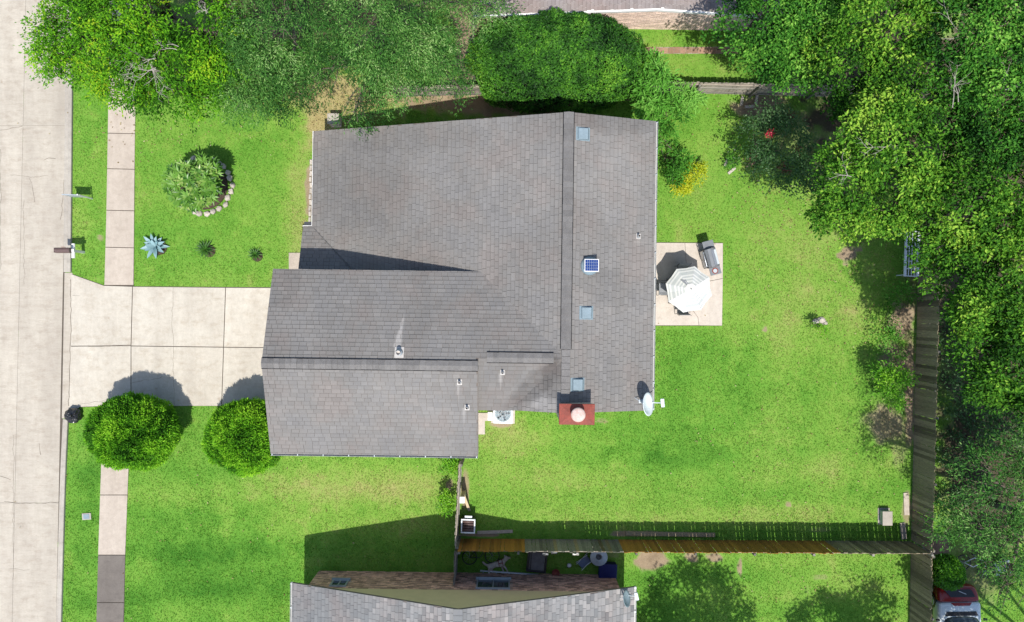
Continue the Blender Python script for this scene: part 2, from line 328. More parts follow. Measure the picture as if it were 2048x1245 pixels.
# worn soil: (px, py, rx, ry, strength)
SOIL = [(700, 195, 110, 45, 0.28), (860, 190, 130, 28, 0.35), (640, 240, 40, 60, 0.25), (965, 140, 55, 110, 1.0), (622, 385, 16, 80, 0.8), (980, 40, 90, 60, 1.0), (1110, 60, 120, 30, 1.0),
        (1000, 200, 250, 45, 0.75), (1230, 80, 60, 30, 0.8), (1520, 215, 60, 30, 0.8), (1600, 260, 110, 80, 0.5),
        (1698, 508, 22, 18, 0.75), (1720, 500, 9, 9, 0.7), (1678, 512, 9, 9, 0.7), (1692, 528, 12, 9, 0.6), (1530, 660, 11, 11, 0.7), (1577, 1010, 10, 9, 0.65), (1805, 640, 30, 45, 0.85),
        (1790, 720, 45, 45, 0.7), (1770, 850, 60, 60, 0.6), (1820, 780, 14, 150, 0.8), (1800, 900, 25, 60, 0.5), (1815, 1020, 14, 50, 0.6),
        (1300, 1122, 36, 26, 0.85), (1385, 1115, 18, 14, 0.7), (1430, 1115, 20, 14, 0.8), (1480, 1130, 8, 26, 0.7), (1640, 1155, 30, 10, 0.5), (1615, 1180, 10, 22, 0.45),
        (1000, 848, 34, 10, 0.7), (1200, 842, 22, 10, 0.55), (930, 985, 14, 55, 0.65), (900, 970, 12, 18, 0.7), (1280, 1068, 90, 7, 0.8), (960, 1070, 50, 6, 0.8), (1640, 1060, 60, 8, 0.5),
        (1300, 350, 16, 24, 0.5), (640, 985, 22, 14, 0.3), (200, 475, 12, 10, 0.6), (300, 508, 22, 18, 0.4), (200, 560, 18, 8, 0.4), (195, 1060, 8, 10, 0.4), (1420, 265, 16, 12, 0.35),
        (1880, 1095, 24, 30, 0.9), (1230, 1110, 26, 12, 0.5), (1960, 1000, 90, 90, 0.6), (1940, 860, 80, 120, 0.45), (1960, 700, 110, 380, 0.62), (1700, 300, 160, 160, 0.5),
        (160, 850, 10, 30, 0.3), (560, 545, 18, 8, 0.3), (1450, 570, 5, 90, 0.45), (1380, 657, 80, 4, 0.5), (1380, 482, 70, 4, 0.45), (275, 420, 4, 160, 0.3), (208, 380, 4, 200, 0.35)]
DRY = [(1560, 420, 200, 160, .22), (1480, 560, 120, 120, .15), (700, 1000, 260, 90, .2), (1180, 1010, 280, 50, .2), (720, 970, 190, 60, 0.5), (1000, 900, 90, 80, 0.38), (1640, 470, 140, 90, 0.32), (1620, 640, 170, 120, 0.3), (600, 420, 30, 140, 0.45), (1100, 980, 160, 60, 0.25), (1500, 1030, 260, 25, 0.25), (1640, 880, 150, 100, 0.18),
       (1480, 400, 80, 120, 0.2), (165, 460, 25, 60, 0.2), (1650, 1150, 110, 50, 0.15), (1400, 140, 90, 40, 0.2), (690, 200, 120, 55, 0.95), (860, 192, 150, 28, 1.0), (640, 240, 38, 60, 0.9), (450, 560, 100, 20, 0.15)]
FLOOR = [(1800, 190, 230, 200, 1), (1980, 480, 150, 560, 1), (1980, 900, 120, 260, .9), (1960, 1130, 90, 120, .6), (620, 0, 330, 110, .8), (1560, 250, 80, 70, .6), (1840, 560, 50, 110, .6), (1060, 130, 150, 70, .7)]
LUSH = [(1500, 820, 250, 130, .1), (330, 1180, 240, 90, .16), (380, 470, 120, 80, .06), (420, 1140, 190, 120, 0.22), (1350, 900, 120, 60, 0.2), (170, 1000, 40, 120, 0.15), (1400, 740, 90, 90, 0.12), (1300, 1180, 100, 80, 0.15)]
def field(px, py, lst, seed):
    wob = 0.75 + 0.7 * vnoise(px, py, 14, seed); out = np.zeros(px.shape)
    for (cx, cy, rx, ry, s) in lst:
        d = np.sqrt(((px - cx) / rx) ** 2 + ((py - cy) / ry) ** 2) * wob
        out = np.maximum(out, s * np.clip(1.5 - d, 0, 1))
    return out
def lawn_maps(px, py):
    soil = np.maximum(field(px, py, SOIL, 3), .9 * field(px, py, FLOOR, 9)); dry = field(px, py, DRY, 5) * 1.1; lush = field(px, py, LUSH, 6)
    n = vnoise(px, py, 75, 21) * 0.5 + vnoise(px, py, 28, 22) * 0.3 + vnoise(px, py, 9, 23) * 0.2
    stripe = 0.05 * np.sin((py + 0.03 * px + 18 * vnoise(px, py, 160, 8)) / 13.0) * (py > 860) + 0.035 * np.sin((px + 0.25 * py) / 21.0) * (px > 1310) * (py < 1040)
    patch = np.clip((vnoise(px, py, 22, 31) - 0.70) * 2.2, 0, 0.5) * (0.4 + vnoise(px, py, 6, 32))
    t = 0.36 + (n - 0.5) * 0.34 + dry * 0.62 - lush * 0.95 + stripe * 1.3 + patch * 0.3 + (vnoise(px, py, 3.6, 41) - .5) * .15
    return soil, np.clip(t, 0, 1)

def lawn_material(name, blades):
    m, t, bs = newmat(name); pos = worldpos(t)
    a = N(t, 'ShaderNodeAttribute', attribute_name='tone').outputs['Fac']; s = N(t, 'ShaderNodeAttribute', attribute_name='soil').outputs['Fac']
    stops = [(0.0, (0.055, 0.19, 0.016)), (0.25, (0.13, 0.315, 0.034)), (0.5, (0.208, 0.375, 0.054)), (0.72, (0.29, 0.375, 0.09)), (1.0, (0.42, 0.34, 0.16))]
    if blades:
        col = ramp(t, a, stops)
    else:
        fine = noise(t, pos, 28, 4, 0.75); col = ramp(t, math_(t, 'ADD', a, math_(t, 'MULTIPLY_ADD', fine, 0.5, -0.27)), stops)
        col = mixc(t, 1.0, col, (0.8, 0.8, 0.8), 'MULTIPLY')
        sn = noise(t, pos, 1.6, 6, 0.7); sf = noise(t, pos, 40, 4, 0.8)
        sc = mixc(t, ramp(t, sn, [(0.35, (0, 0, 0)), (0.65, (1, 1, 1))]), (0.33, 0.255, 0.165), (0.22, 0.165, 0.105))
        sc = mixc(t, 1.0, sc, ramp(t, sf, [(0.25, (0.55,) * 3), (0.75, (1.35,) * 3)]), 'MULTIPLY')
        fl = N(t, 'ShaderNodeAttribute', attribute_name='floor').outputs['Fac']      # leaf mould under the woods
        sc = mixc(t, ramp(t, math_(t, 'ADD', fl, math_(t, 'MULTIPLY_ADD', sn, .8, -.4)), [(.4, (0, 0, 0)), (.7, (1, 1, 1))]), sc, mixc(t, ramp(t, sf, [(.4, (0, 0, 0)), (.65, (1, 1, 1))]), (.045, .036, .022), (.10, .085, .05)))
        k = math_(t, 'ADD', s, math_(t, 'MULTIPLY_ADD', sf, 0.8, -0.4))
        col = mixc(t, ramp(t, k, [(0.42, (0, 0, 0)), (0.62, (1, 1, 1))]), col, sc)
        bump(t, bs, sf, 0.6, 0.03)
    t.links.new(col, bs.inputs['Base Color']); bs.inputs['Roughness'].default_value = 0.75; bs.inputs['Specular IOR Level'].default_value = 0.12
    if blades:
        tr = N(t, 'ShaderNodeBsdfTranslucent'); t.links.new(col, tr.inputs[0]); mx = t.nodes.new('ShaderNodeMixShader'); mx.inputs[0].default_value = 0.35
        t.links.new(bs.outputs[0], mx.inputs[1]); t.links.new(tr.outputs[0], mx.inputs[2]); t.links.new(mx.outputs[0], t.nodes['Material Output'].inputs[0])
    return m
MT['lawn'] = lawn_material('lawn_turf', False); MT['blade'] = lawn_material('grass_blade', True)

def build_ground():
    nx, ny = 330, 205; gx = np.linspace(-140, 2190, nx); gy = np.linspace(-120, 1370, ny)
    X, Y = np.meshgrid(gx, gy); X = X.ravel(); Y = Y.ravel()
    soil, tone = lawn_maps(X, Y)
    V = np.stack([(X - 1024) * H / F, (622.5 - Y) * H / F, 0.012 * (vnoise(X, Y, 30, 77) - 0.5)], 1)
    i = np.arange(nx - 1)[None, :] + nx * np.arange(ny - 1)[:, None]; i = i.ravel()
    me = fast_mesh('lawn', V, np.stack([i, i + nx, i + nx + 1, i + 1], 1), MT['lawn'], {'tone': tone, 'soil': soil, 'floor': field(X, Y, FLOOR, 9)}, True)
    tag(link('lawn', me), kind='structure')
    g = MB(); g.bb(-400, 400, -400, 400, -0.5, -0.05)
    far = mat('far_ground_turf', (0.10, 0.25, 0.02), (0.13, 0.27, 0.03), 0.5, rough=0.95, fine=0.2)
    tag(g.obj('ground', far), kind='structure')
    # grass blades
    n = 620000
    px = RNG.uniform(-40, 2090, n); py = RNG.uniform(-40, 1290, n)
    keep = np.ones(n, bool); wv = 1.6 * vnoise(px, py, 7, 61); jx = px + RNG.normal(0, 1, n) * wv; jy = py + RNG.normal(0, 1, n) * wv     # blades lean over the slab edges
    for poly in [ROADPOLY, DRIVE, PATIO, WALK_T, WALK_B] + FOOT: keep &= ~inpoly(jx, jy, poly)
    soil, tone = lawn_maps(px, py)
    keep &= soil + 0.35 * (RNG.random(n) - 0.5) < 0.42
    px, py, soil, tone = px[keep], py[keep], soil[keep], tone[keep]; n = len(px)
    tone = np.clip(tone + RNG.normal(0, 0.17, n) + soil * 0.4 * RNG.random(n), 0, 1)
    b = np.stack([(px - 1024) * H / F, (622.5 - py) * H / F, np.full(n, -0.005)], 1)
    L = RNG.uniform(0.045, 0.095, n) * (1 - 0.4 * soil); W = RNG.uniform(0.010, 0.022, n); a = RNG.uniform(0, 6.283, n); lean = RNG.uniform(0.35, 1.25, n)
    d = np.stack([np.cos(a) * np.sin(lean), np.sin(a) * np.sin(lean), np.cos(lean)], 1); s = np.stack([-np.sin(a), np.cos(a), np.zeros(n)], 1)
    V = np.empty((n, 3, 3)); V[:, 0] = b - s * W[:, None]; V[:, 1] = b + s * W[:, None]; V[:, 2] = b + d * L[:, None]
    T = np.repeat(tone, 3)
    me = fast_mesh('grass', V.reshape(-1, 3), np.arange(3 * n).reshape(-1, 3), MT['blade'], {'tone': T})
    tag(link('grass', me), 'short mown green lawn grass around the houses', 'grass', kind='stuff')
build_ground()

def slab(name, pxs, z1, m, parent, z0=-0.06, inset=0.0, bevel=0.008):
    pts = [P(*q) for q in pxs]
    if inset:
        c = sum(pts, Vector()) / len(pts); pts = [q + (c - q).normalized() * inset * 1.4 for q in pts]
    b = MB(); b.prism([(q.x, q.y) for q in pts], z0, z1)
    return b.obj(name, m, parent, bevel=bevel)
def crack(parent, pts, wd=0.012, z=0.02, jit=3.0, seed=1):
    r = random.Random(seed); q = []
    for a, b in zip(pts[:-1], pts[1:]):
        k = max(2, int(math.dist(a, b) / 9))
        for i in range(k): f = i / k; q.append((a[0] + (b[0] - a[0]) * f + r.uniform(-jit, jit) * .6, a[1] + (b[1] - a[1]) * f + r.uniform(-jit, jit) * .6))
    q.append(pts[-1]); b = MB(); vs = []; fs = []
    W = [P(*p) for p in q]
    for i, p in enumerate(W):
        d = (W[min(i + 1, len(W) - 1)] - W[max(0, i - 1)]).normalized(); s = Vector((-d.y, d.x, 0)) * wd * r.uniform(0.35, 0.75)
        vs += [(p.x - s.x, p.y - s.y, z), (p.x + s.x, p.y + s.y, z)]
    fs = [(2 * i, 2 * i + 2, 2 * i + 3, 2 * i + 1) for i in range(len(W) - 1)]
    b.add(vs, fs); return b.obj('crack', MT['crack'], parent)

# road: concrete panels on a bed, with the raised kerb along the lawn
road = MB().prism([(q.x, q.y) for q in [P(-900, -400), P(edge_x(-260) - 6, -400), P(edge_x(1500) - 6, 1600), P(-900, 1600)]], -0.06, 0.004).obj('road', MT['crack'])
tag(road, kind='structure')
ys = [-260, 252, 1006, 1500]
def rl(y): return edge_x(y) - 14        # gutter line
for j in range(3):
    y0, y1 = ys[j], ys[j + 1]; e = 0.18
    for (fx0, fx1) in ((-420, None), (None, 'edge')):
        xa0 = -420 if fx0 else 52 - y0 * 0.022; xa1 = -420 if fx0 else 52 - y1 * 0.022
        xb0 = rl(y0) if fx1 else 52 - y0 * 0.022; xb1 = rl(y1) if fx1 else 52 - y1 * 0.022
        slab('road_slab', [(xa0 + e, y0 + e), (xb0 - e * (not fx1), y0 + e), (xb1 - e * (not fx1), y1 - e), (xa1 + e, y1 - e)], 0.016, MT['road'], road, bevel=0.004)
for i, c in enumerate([[(20, 350), (62, 355), (98, 352)], [(60, 355), (66, 380), (70, 405)], [(88, 318), (112, 318)], [(28, 870), (27, 960), (27, 1015), (26, 1160)], [(10, 1005), (60, 1008), (120, 1004)],
                       [(0, 260), (45, 253)], [(48, 400), (49, 570)], [(2, 300), (1, 540)], [(80, 885), (82, 910)], [(60, 1140), (20, 1138)], [(128, 360), (126, 400), (121, 440)], [(0, 952), (22, 960)]]):
    crack(road, c, wd=0.006 + 0.003 * (i % 3), z=0.021, seed=i)
def strip(name, ya, yb, o0, o1, z1, m, parent, n=8):
    yy = [ya + (yb - ya) * i / n for i in range(n + 1)]
    pts = [(edge_x(y) + o0, y) for y in yy] + [(edge_x(y) + o1, y) for y in yy[::-1]]
    b = MB(); b.prism([(P(*q).x, P(*q).y) for q in pts], -0.06, z1); return b.obj(name, m, parent, bevel=0.03)
kerb = tag(strip('kerb', -260, 545, -7, 0, 0.13, MT['kerb'], None), kind='structure')
strip('gutter_pan', -260, 545, -17, -7.2, 0.024, MT['kerb'], kerb); strip('gutter_pan', 545.6, 837.4, -15, 1.5, 0.026, MT['road'], kerb)
kerb2 = tag(strip('kerb', 838, 1500, -7, 0, 0.13, MT['kerb'], None), kind='structure')
strip('gutter_pan', 838, 1500, -13, -7.2, 0.024, MT['kerb'], kerb2)

# driveway
dw = MB().prism([(P(*q).x, P(*q).y) for q in DRIVE], -0.06, 0.01).obj('driveway', MT['crack']); tag(dw, kind='structure')
for poly in ([(144, 549), (208, 572), (265, 574), (262, 691), (142, 692)], [(142, 693.5), (262, 692.5), (262, 812), (240, 811), (160, 814), (139, 831)],
             [(266.5, 574), (451, 576), (447, 694), (263.5, 691.5)], [(263.5, 693), (447, 695.5), (443, 812), (263.5, 812)],
             [(452.5, 576), (640, 577), (640, 696), (448.5, 694)], [(448.5, 695.5), (640, 697.5), (640, 812.5), (444.5, 812)]):
    slab('driveway_slab', poly, 0.034, MT['drive'], dw, bevel=0.004)
for i, c in enumerate([[(142, 560), (143, 640), (141, 700), (138, 812)], [(145, 692), (200, 694), (240, 690), (262, 690)], [(346, 577), (345, 640), (347, 690), (348, 760), (350, 810)], [(148, 810), (200, 803), (235, 796)], [(145, 592), (160, 592)], [(262, 766), (290, 760), (320, 757), (326, 752)]]):
    crack(dw, c, wd=0.014 if i == 0 else 0.007, z=0.038, seed=50 + i, jit=2.4)

# sidewalk
sw = MB().prism([(P(*q).x, P(*q).y) for q in WALK_T], -0.06, 0.01).obj('sidewalk', MT['crack']); tag(sw, kind='structure')
def wx(y, side): return (np.interp(y, [-200, 170, 450, 571, 812, 900, 1110, 1300], [222, 218, 213, 209.5, 211, 204, 197, 192]) if side == 0 else np.interp(y, [-200, 170, 300, 571, 812, 900, 1110, 1300], [276, 272, 270, 267.5, 266, 259, 251, 246]))
yj = [-200, -60, 20, 95, 182, 267, 338, 421, 495, 571]
for a, b in zip(yj[:-1], yj[1:]):
    slab('sidewalk_slab', [(wx(a, 0), a + .7), (wx(a, 1), a + .7 + 1.2), (wx(b, 1), b - .7 + 1.2 * (b < 571)), (wx(b, 0), b - .7)], 0.036, MT['walk'], sw, bevel=0.006)
sw2 = MB().prism([(P(*q).x, P(*q).y) for q in WALK_B], -0.06, 0.01).obj('sidewalk', MT['crack']); tag(sw2, kind='structure')
yj = [812, 905, 990, 1110, 1205, 1300]
for i, (a, b) in enumerate(zip(yj[:-1], yj[1:])):
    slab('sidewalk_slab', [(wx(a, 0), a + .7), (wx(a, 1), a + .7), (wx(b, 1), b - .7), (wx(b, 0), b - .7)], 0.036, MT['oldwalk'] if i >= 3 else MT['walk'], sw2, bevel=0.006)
# patio, walk to the front door, slabs by the air conditioner
pt = MB().prism([(P(*q).x, P(*q).y) for q in PATIO], -0.06, 0.02).obj('patio', MT['crack']); tag(pt, kind='structure')
for poly in ([(1291, 486), (1369, 486.5), (1372, 532), (1384, 545), (1378, 560), (1291, 563)], [(1369.6, 486.5), (1445, 487), (1445, 557), (1420, 562), (1378.8, 560), (1384.8, 545), (1372.6, 532)],
             [(1291, 563.8), (1378, 560.8), (1384, 620), (1395, 635), (1397, 651), (1291, 651)], [(1378.7, 560.8), (1420, 562.8), (1445, 557.8), (1443.5, 651.5), (1397.7, 651), (1395.7, 635), (1384.7, 620)]):
    slab('patio_slab', poly, 0.05, MT['patio'], pt, bevel=0.004)
fw = MB().prism([(P(*q).x, P(*q).y) for q in [(578, 506), (680, 506), (680, 575), (578, 572)]], -0.05, 0.045).obj('front_path', MT['walk'], bevel=0.01); tag(fw, kind='structure')
ds = MB().prism([(P(*q).x, P(*q).y) for q in [(945, 826), (982, 826), (982, 842), (970, 842), (970, 869), (945, 869)]], -0.05, 0.05).obj('concrete_pad', MT['patio'], bevel=0.01); tag(ds, kind='structure')
bp = MB().prism([(P(*q).x, P(*q).y) for q in [(1275, 95), (1480, 94), (1480, 108), (1275, 108)]], -0.05, 0.012).obj('brick_path', MT['mortar']); tag(bp, kind='structure')
for i in range(17):
    x0 = 1276 + i * 12; slab('paver', [(x0, 95.5 + rnd.uniform(-1, 1)), (x0 + 11.4, 95.5 + rnd.uniform(-1, 1)), (x0 + 11.4, 107.5 + rnd.uniform(-1, 1)), (x0, 107.5)], 0.03 + rnd.uniform(-.004, .004), MT['pathbrick'], bp, bevel=0.004)
rp = MB().prism([(P(*q).x, P(*q).y) for q in [(1846, 1080), (1884, 1076), (1896, 1098), (1850, 1135)]], -0.05, 0.02).obj('clay_path', MT['pathbrick']); tag(rp, kind='structure')
MT['jointdark'] = MT['crack']

# ================================================================== HOUSES
def build_shingles(planes, root, off, mt, seed, tonefun, nmax=300, band=.17):
    """planes: (roof_part, a0(u,v of ridge start), along vec, length, down vec, run, z_ridge, pitch, keep(u,v))"""
    r = np.random.default_rng(seed); allq = []
    for (part, a0, al, Ls, dn, run, zr, p, keep) in planes:
        ex = 0.15; nc = int(math.ceil(run / ex)); sl_ = 1.0
        for i in range(nc):
            t0 = i * ex - 0.03; t1 = min((i + 1) * ex, run + 0.02); s = -r.uniform(0, 0.3)
            while s < Ls:
                wd = r.uniform(0.2, 0.33); sa = max(s, 0) + 0.005; sb = min(s + wd, Ls) - 0.005; s += wd
                if sb - sa < 0.04: continue
                sm, tm = (sa + sb) / 2, (max(t0, 0) + t1) / 2
                u = a0[0] + al[0] * sm + dn[0] * tm; v = a0[1] + al[1] * sm + dn[1] * tm
                if not keep(u, v): continue
                lift = 0.024 + r.uniform(-.003, .006); t1j = t1 + r.uniform(-.006, .006)
                q = []
                ta = max(t0, 0.0); tb = ta + 0.03 + r.uniform(.018, .032) * (1 if r.random() < .8 else .4); tc = tb + .006; lz = lambda t_: .010 + (lift - .010) * (t_ - ta) / (t1j - ta)
                if tc > t1j - .01: tb, tc = ta + (t1j - ta) * .3, ta + (t1j - ta) * .35
                for (ss, tt, dz) in ((sa, ta, 0.010), (sb, ta, 0.010), (sb, tb, lz(tb)), (sa, tb, lz(tb)), (sb, tc, lz(tc)), (sa, tc, lz(tc)), (sb, t1j, lift), (sa, t1j, lift), (sb, t1j, 0.0), (sa, t1j, 0.0)):
                    q.append((a0[0] + al[0] * ss + dn[0] * tt, a0[1] + al[1] * ss + dn[1] * tt, zr - p * tt + dz))
                allq.append((zr - p * tm - .6 * max(0, abs(v) - 11), part, q, float(np.clip(tonefun(u, v, r), 0, 1))))
    flip = {}
    allq.sort(key=lambda e: -e[0])
    fs = [(0, 1, 2, 3), (3, 2, 4, 5), (5, 4, 6, 7), (7, 6, 8, 9), (0, 3, 5, 7, 9), (1, 8, 6, 4, 2)]
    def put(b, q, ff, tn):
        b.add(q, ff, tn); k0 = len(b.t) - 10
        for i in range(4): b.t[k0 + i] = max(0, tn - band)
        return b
    rest = {}
    for k, (z, part, q, tn) in enumerate(allq):
        # orient the top face upwards
        n = (Vector(q[1]) - Vector(q[0])).cross(Vector(q[3]) - Vector(q[0]))
        ff = fs if n.z > 0 else [tuple(reversed(f)) for f in fs]
        if k < nmax: put(MB(), q, ff, tn).obj('shingle', mt, part)
        else: put(rest.setdefault(part.name, (part, MB()))[1], q, ff, tn)
    for part, b in rest.values(): tag(b.obj('shingles', mt, part), kind='stuff')
def deck(root, off, poly, zf, mt, name='roof', th=0.14):
    b = MB(); b.prism([(u, v, zf(u, v)) for u, v in poly], -th, -0.002); return b.obj(name, mt, root, loc=off)

MT['guttermetal'] = mat('dulled_white_gutter', (.50, .51, .50), (.42, .42, .40), 3, rough=.55, fine=.05, bstr=0)
def gutter(root, off, a, b, z, wd=0.085, name='gutter'):
    a, b = Vector((*a, z)), Vector((*b, z)); d = (b - a).normalized(); s = Vector((d.y, -d.x, 0)) * wd
    m = MB(); th = 0.012
    for (o0, o1, z0, z1) in ((0, 1, -0.11, -0.10), (0.92, 1, -0.11, 0.0), (0, 0.06, -0.11, 0.0)):
        p = [a + s * o0, b + s * o0, b + s * o1, a + s * o1]; m.prism([(q.x, q.y) for q in p], z + z0, z + z1)
    g = m.obj(name, MT['guttermetal'], root, loc=off); L = (b - a).length; n = int(L / 0.9); h = MB()
    for i in range(n + 1):
        c = a + d * (0.05 + (L - 0.1) * i / n); h.box(c + s * 0.5 + Vector((0, 0, -0.01)), (0.03, wd, 0.012), rz=math.atan2(d.y, d.x))
    h.obj('hanger', MT['galv'], g); return g
def wallbox(root, off, u0, u1, v0, v1, z1, mt, th=0.15, name='wall', gable=None):
    out = []
    for (a, b, c, d) in ((u0, u1, v0, v0 + th), (u0, u1, v1 - th, v1), (u0, u0 + th, v0 + th, v1 - th), (u1 - th, u1, v0 + th, v1 - th)):
        out.append(MB().bb(a, b, c, d, 0, z1).obj(name, mt, root, loc=off))
    return out
def window(root, off, c, wd, ht, facing, mt_frame):
    """c: centre (u,v,z); facing: unit (u,v)"""
    rz = math.atan2(facing[1], facing[0]); m = MB()
    for (y, z, sy, sz) in ((0, ht / 2, wd + .08, .05), (0, -ht / 2, wd + .08, .05), (-wd / 2, 0, .05, ht - .05), (wd / 2, 0, .05, ht - .05), (0, 0, .035, ht - .05)): m.box((0.03, y, z), (0.07, sy, sz))
    f = m.obj('window', mt_frame, root, loc=(off[0] + c[0], off[1] + c[1], c[2]), rot=(0, 0, rz))
    for s in (-1, 1): MB().box((0.02, s * wd / 4, 0), (0.02, wd / 2 - .06, ht - .06)).obj('pane', MT['glass'], f)
    MB().box((0.06, 0, -ht / 2 - .06), (0.14, wd + .16, .06)).obj('sill', mt_frame, f)
    return f
def ridge_vent(root, off, a, b, z, wd=0.34, pitch=0.362):
    a, b = Vector((*a, z)), Vector((*b, z)); d = (b - a).normalized(); L = (b - a).length; rz = math.atan2(d.y, d.x)
    rv = MB(); 
    for s in (-1, 1): rv.box((L / 2, s * (wd / 2 + .012), 0.022 - pitch * wd / 2), (L, 0.035, 0.07))
    rv = rv.obj('ridge_vent', MT['ridgedark'], root, loc=(off[0] + a.x, off[1] + a.y, z), rot=(0, 0, rz))
    n = int(L / 0.2); me = {}
    base = MB(); h = wd / 2 + .005; dz = pitch * h
    l = L / n
    base.add([(0, -h, .062 - dz), (0, 0, .062), (0, h, .062 - dz), (l * 1.05, -h, .078 - dz), (l * 1.05, 0, .078), (l * 1.05, h, .078 - dz), (l * 1.05, -h, .05 - dz), (l * 1.05, h, .05 - dz), (0, -h, .05 - dz), (0, h, .05 - dz)],
             [(0, 3, 4, 1), (1, 4, 5, 2), (3, 6, 7, 5, 4), (0, 8, 6, 3), (2, 5, 7, 9)])
    me = base.mesh('ridge_cap', MT['ridge'])
    for i in range(n): link('ridge_cap', me, rv, (i * l, rnd.uniform(-.004, .004), rnd.uniform(-.003, .003)))
    return rv

# ---------------------------------------------------------------- the main house
p = 0.362
UC, VC = -1.8, 1.0; off = (-UC, -VC, 0)
hp = HW(UC, VC)
house = thing('house', 'large grey shingled house with red chimney cap at the centre of the picture', 'house', hp, TH)
uL, uR, ur, vT, vB, zr = -7.9, 5.14, 1.9, 6.98, -3.55, 6.05
gL, gR, gr, gT, gB, zg = -8.70, -1.17, -1.93, 1.40, -5.28, 6.15
zML = lambda u, v: zr - p * (ur - u); zMR = lambda u, v: zr - p * (u - ur)
zGU = lambda u, v: zg - p * (v - gr); zGL = lambda u, v: zg - p * (gr - v)
zS = lambda u, v: zGU(0, -1.63) - p * (-1.63 - v); zP = lambda u, v: zML(uL, 0) + p * (3.22 - v)
D = lambda poly, zf: deck(house, off, poly, zf, MT['fascia'])
rML = D([(uL, vT), (uL, 3.22), (-5.73, 1.05), (-1.5, 1.05), (-1.15, 1.4), (1.87, -1.63), (-.05, vB), (ur - .002, vB), (ur - .002, vT)], zML)
rMR = D([(ur, vT), (ur, vB), (uR, vB), (uR, vT)], zMR)
rGU = D([(gL, gT), (-1.15, gT), (1.86, -1.63), (gR, -1.63), (gR, gr), (gL, gr)], zGU)
rGL = D([(gL, gr - .002), (gR, gr - .002), (gR, gB), (gL, gB)], zGL)
rS = D([(gR + .002, -1.632), (1.87, -1.632), (-.05, vB), (gR + .002, vB)], zS)
rP = D([(-8.27, 3.22), (uL, 3.22), (-5.73, 1.05), (-8.27, 1.05)], zP)
def keepML(u, v):
    if v > 3.22: return True
    if v > 1.05: return u > uL + (3.22 - v) - 0.08
    if v > -1.7: return zML(u, v) > zGU(u, v) - 0.06 and u > -1.6
    return zML(u, v) > zS(u, v) - 0.06
def keepGU(u, v):
    if u < gR: return True
    return v > -1.63 and zGU(u, v) > zML(u, v) - 0.05 and u < ur
def keepS(u, v): return u > gR and zS(u, v) > zML(u, v) - 0.05
def keepP(u, v): return u < uL + (3.22 - v) + 0.1
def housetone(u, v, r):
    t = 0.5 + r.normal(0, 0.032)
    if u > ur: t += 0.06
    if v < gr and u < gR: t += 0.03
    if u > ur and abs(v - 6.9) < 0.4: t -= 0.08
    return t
build_shingles([
    (rML, (ur, vT), (0, -1), vT - vB, (-1, 0), ur - uL, zr, p, keepML), (rMR, (ur, vT), (0, -1), vT - vB, (1, 0), uR - ur, zr, p, lambda u, v: True),
    (rGU, (gL, gr), (1, 0), ur - gL, (0, 1), gT - gr, zg, p, keepGU), (rGL, (gL, gr), (1, 0), gR - gL, (0, -1), gr - gB, zg, p, lambda u, v: True),
    (rS, (gR, -1.63), (1, 0), ur - gR, (0, -1), -1.63 - vB, zS(0, -1.63), p, keepS), (rP, (-8.27, 1.05), (1, 0), 2.7, (0, 1), 3.22 - 1.05, zP(0, 1.05), p, keepP)],
    house, off, MT['shingle'], 5, housetone)
ridge_vent(house, off, (ur, vT), (ur, -1.30), zr); ridge_vent(house, off, (gL, gr), (gR, gr), zg); ridge_vent(house, off, (-.86, -1.63), (1.47, -1.63), zGU(0, -1.63))
b = MB()
for i in range(9): b.box((ur + rnd.uniform(-.01, .01), -1.45 - .23 * i, zr + .012), (0.3, 0.24, 0.02))
b.obj('ridge_cap', MT['ridge'], house, loc=off)
# valley and wall flashing
MB().add([(gR - .004, -1.63, 6.03), (gR - .004, gr, 6.14), (gR - .004, gr, 5.95), (gR - .004, -1.63, 5.9)], [(0, 1, 2, 3)]).obj('step_flashing', MT['dark'], house, loc=off)
MB().box((gR + .012, (gr + gB) / 2, (zg + zGL(0, gB)) / 2 + .03), (.02, (gr - gB) * 1.0, .03), rx=math.atan(p)).obj('drip_edge', MT['fascia'], house, loc=off)
m = MB(); m.path([(uL + .05, 3.17, zML(uL, 0) + .03), (-5.75, 1.07, zML(-5.75, 0) + .035)], [.03, .03], 4); m.obj('valley_flashing', MT['ridge'], house, loc=off)
gutter(house, off, (uR, vB), (uR, vT), zMR(uR, 0) + .005)
gutter(house, off, (gL, gB), (gR, gB), zGL(0, gB) + .005)
for (a, b_) in (((uL - .03, vT), (uL - .03, 3.25)),): MB().box((uL - .02, (vT + 3.25) / 2, zML(uL, 0) - .05), (.03, vT - 3.25, .13)).obj('fascia_board', MT['white'], house, loc=off)
MB().box((-8.08, 3.24, zP(0, 3.22) - .05), (.4, .05, .12)).obj('fascia_board', MT['white'], house, loc=off)
MB().box((-8.06, 3.35, zP(0, 3.22) - .06), (.36, .13, .02)).obj('gutter', MT['dark'], house, loc=off)
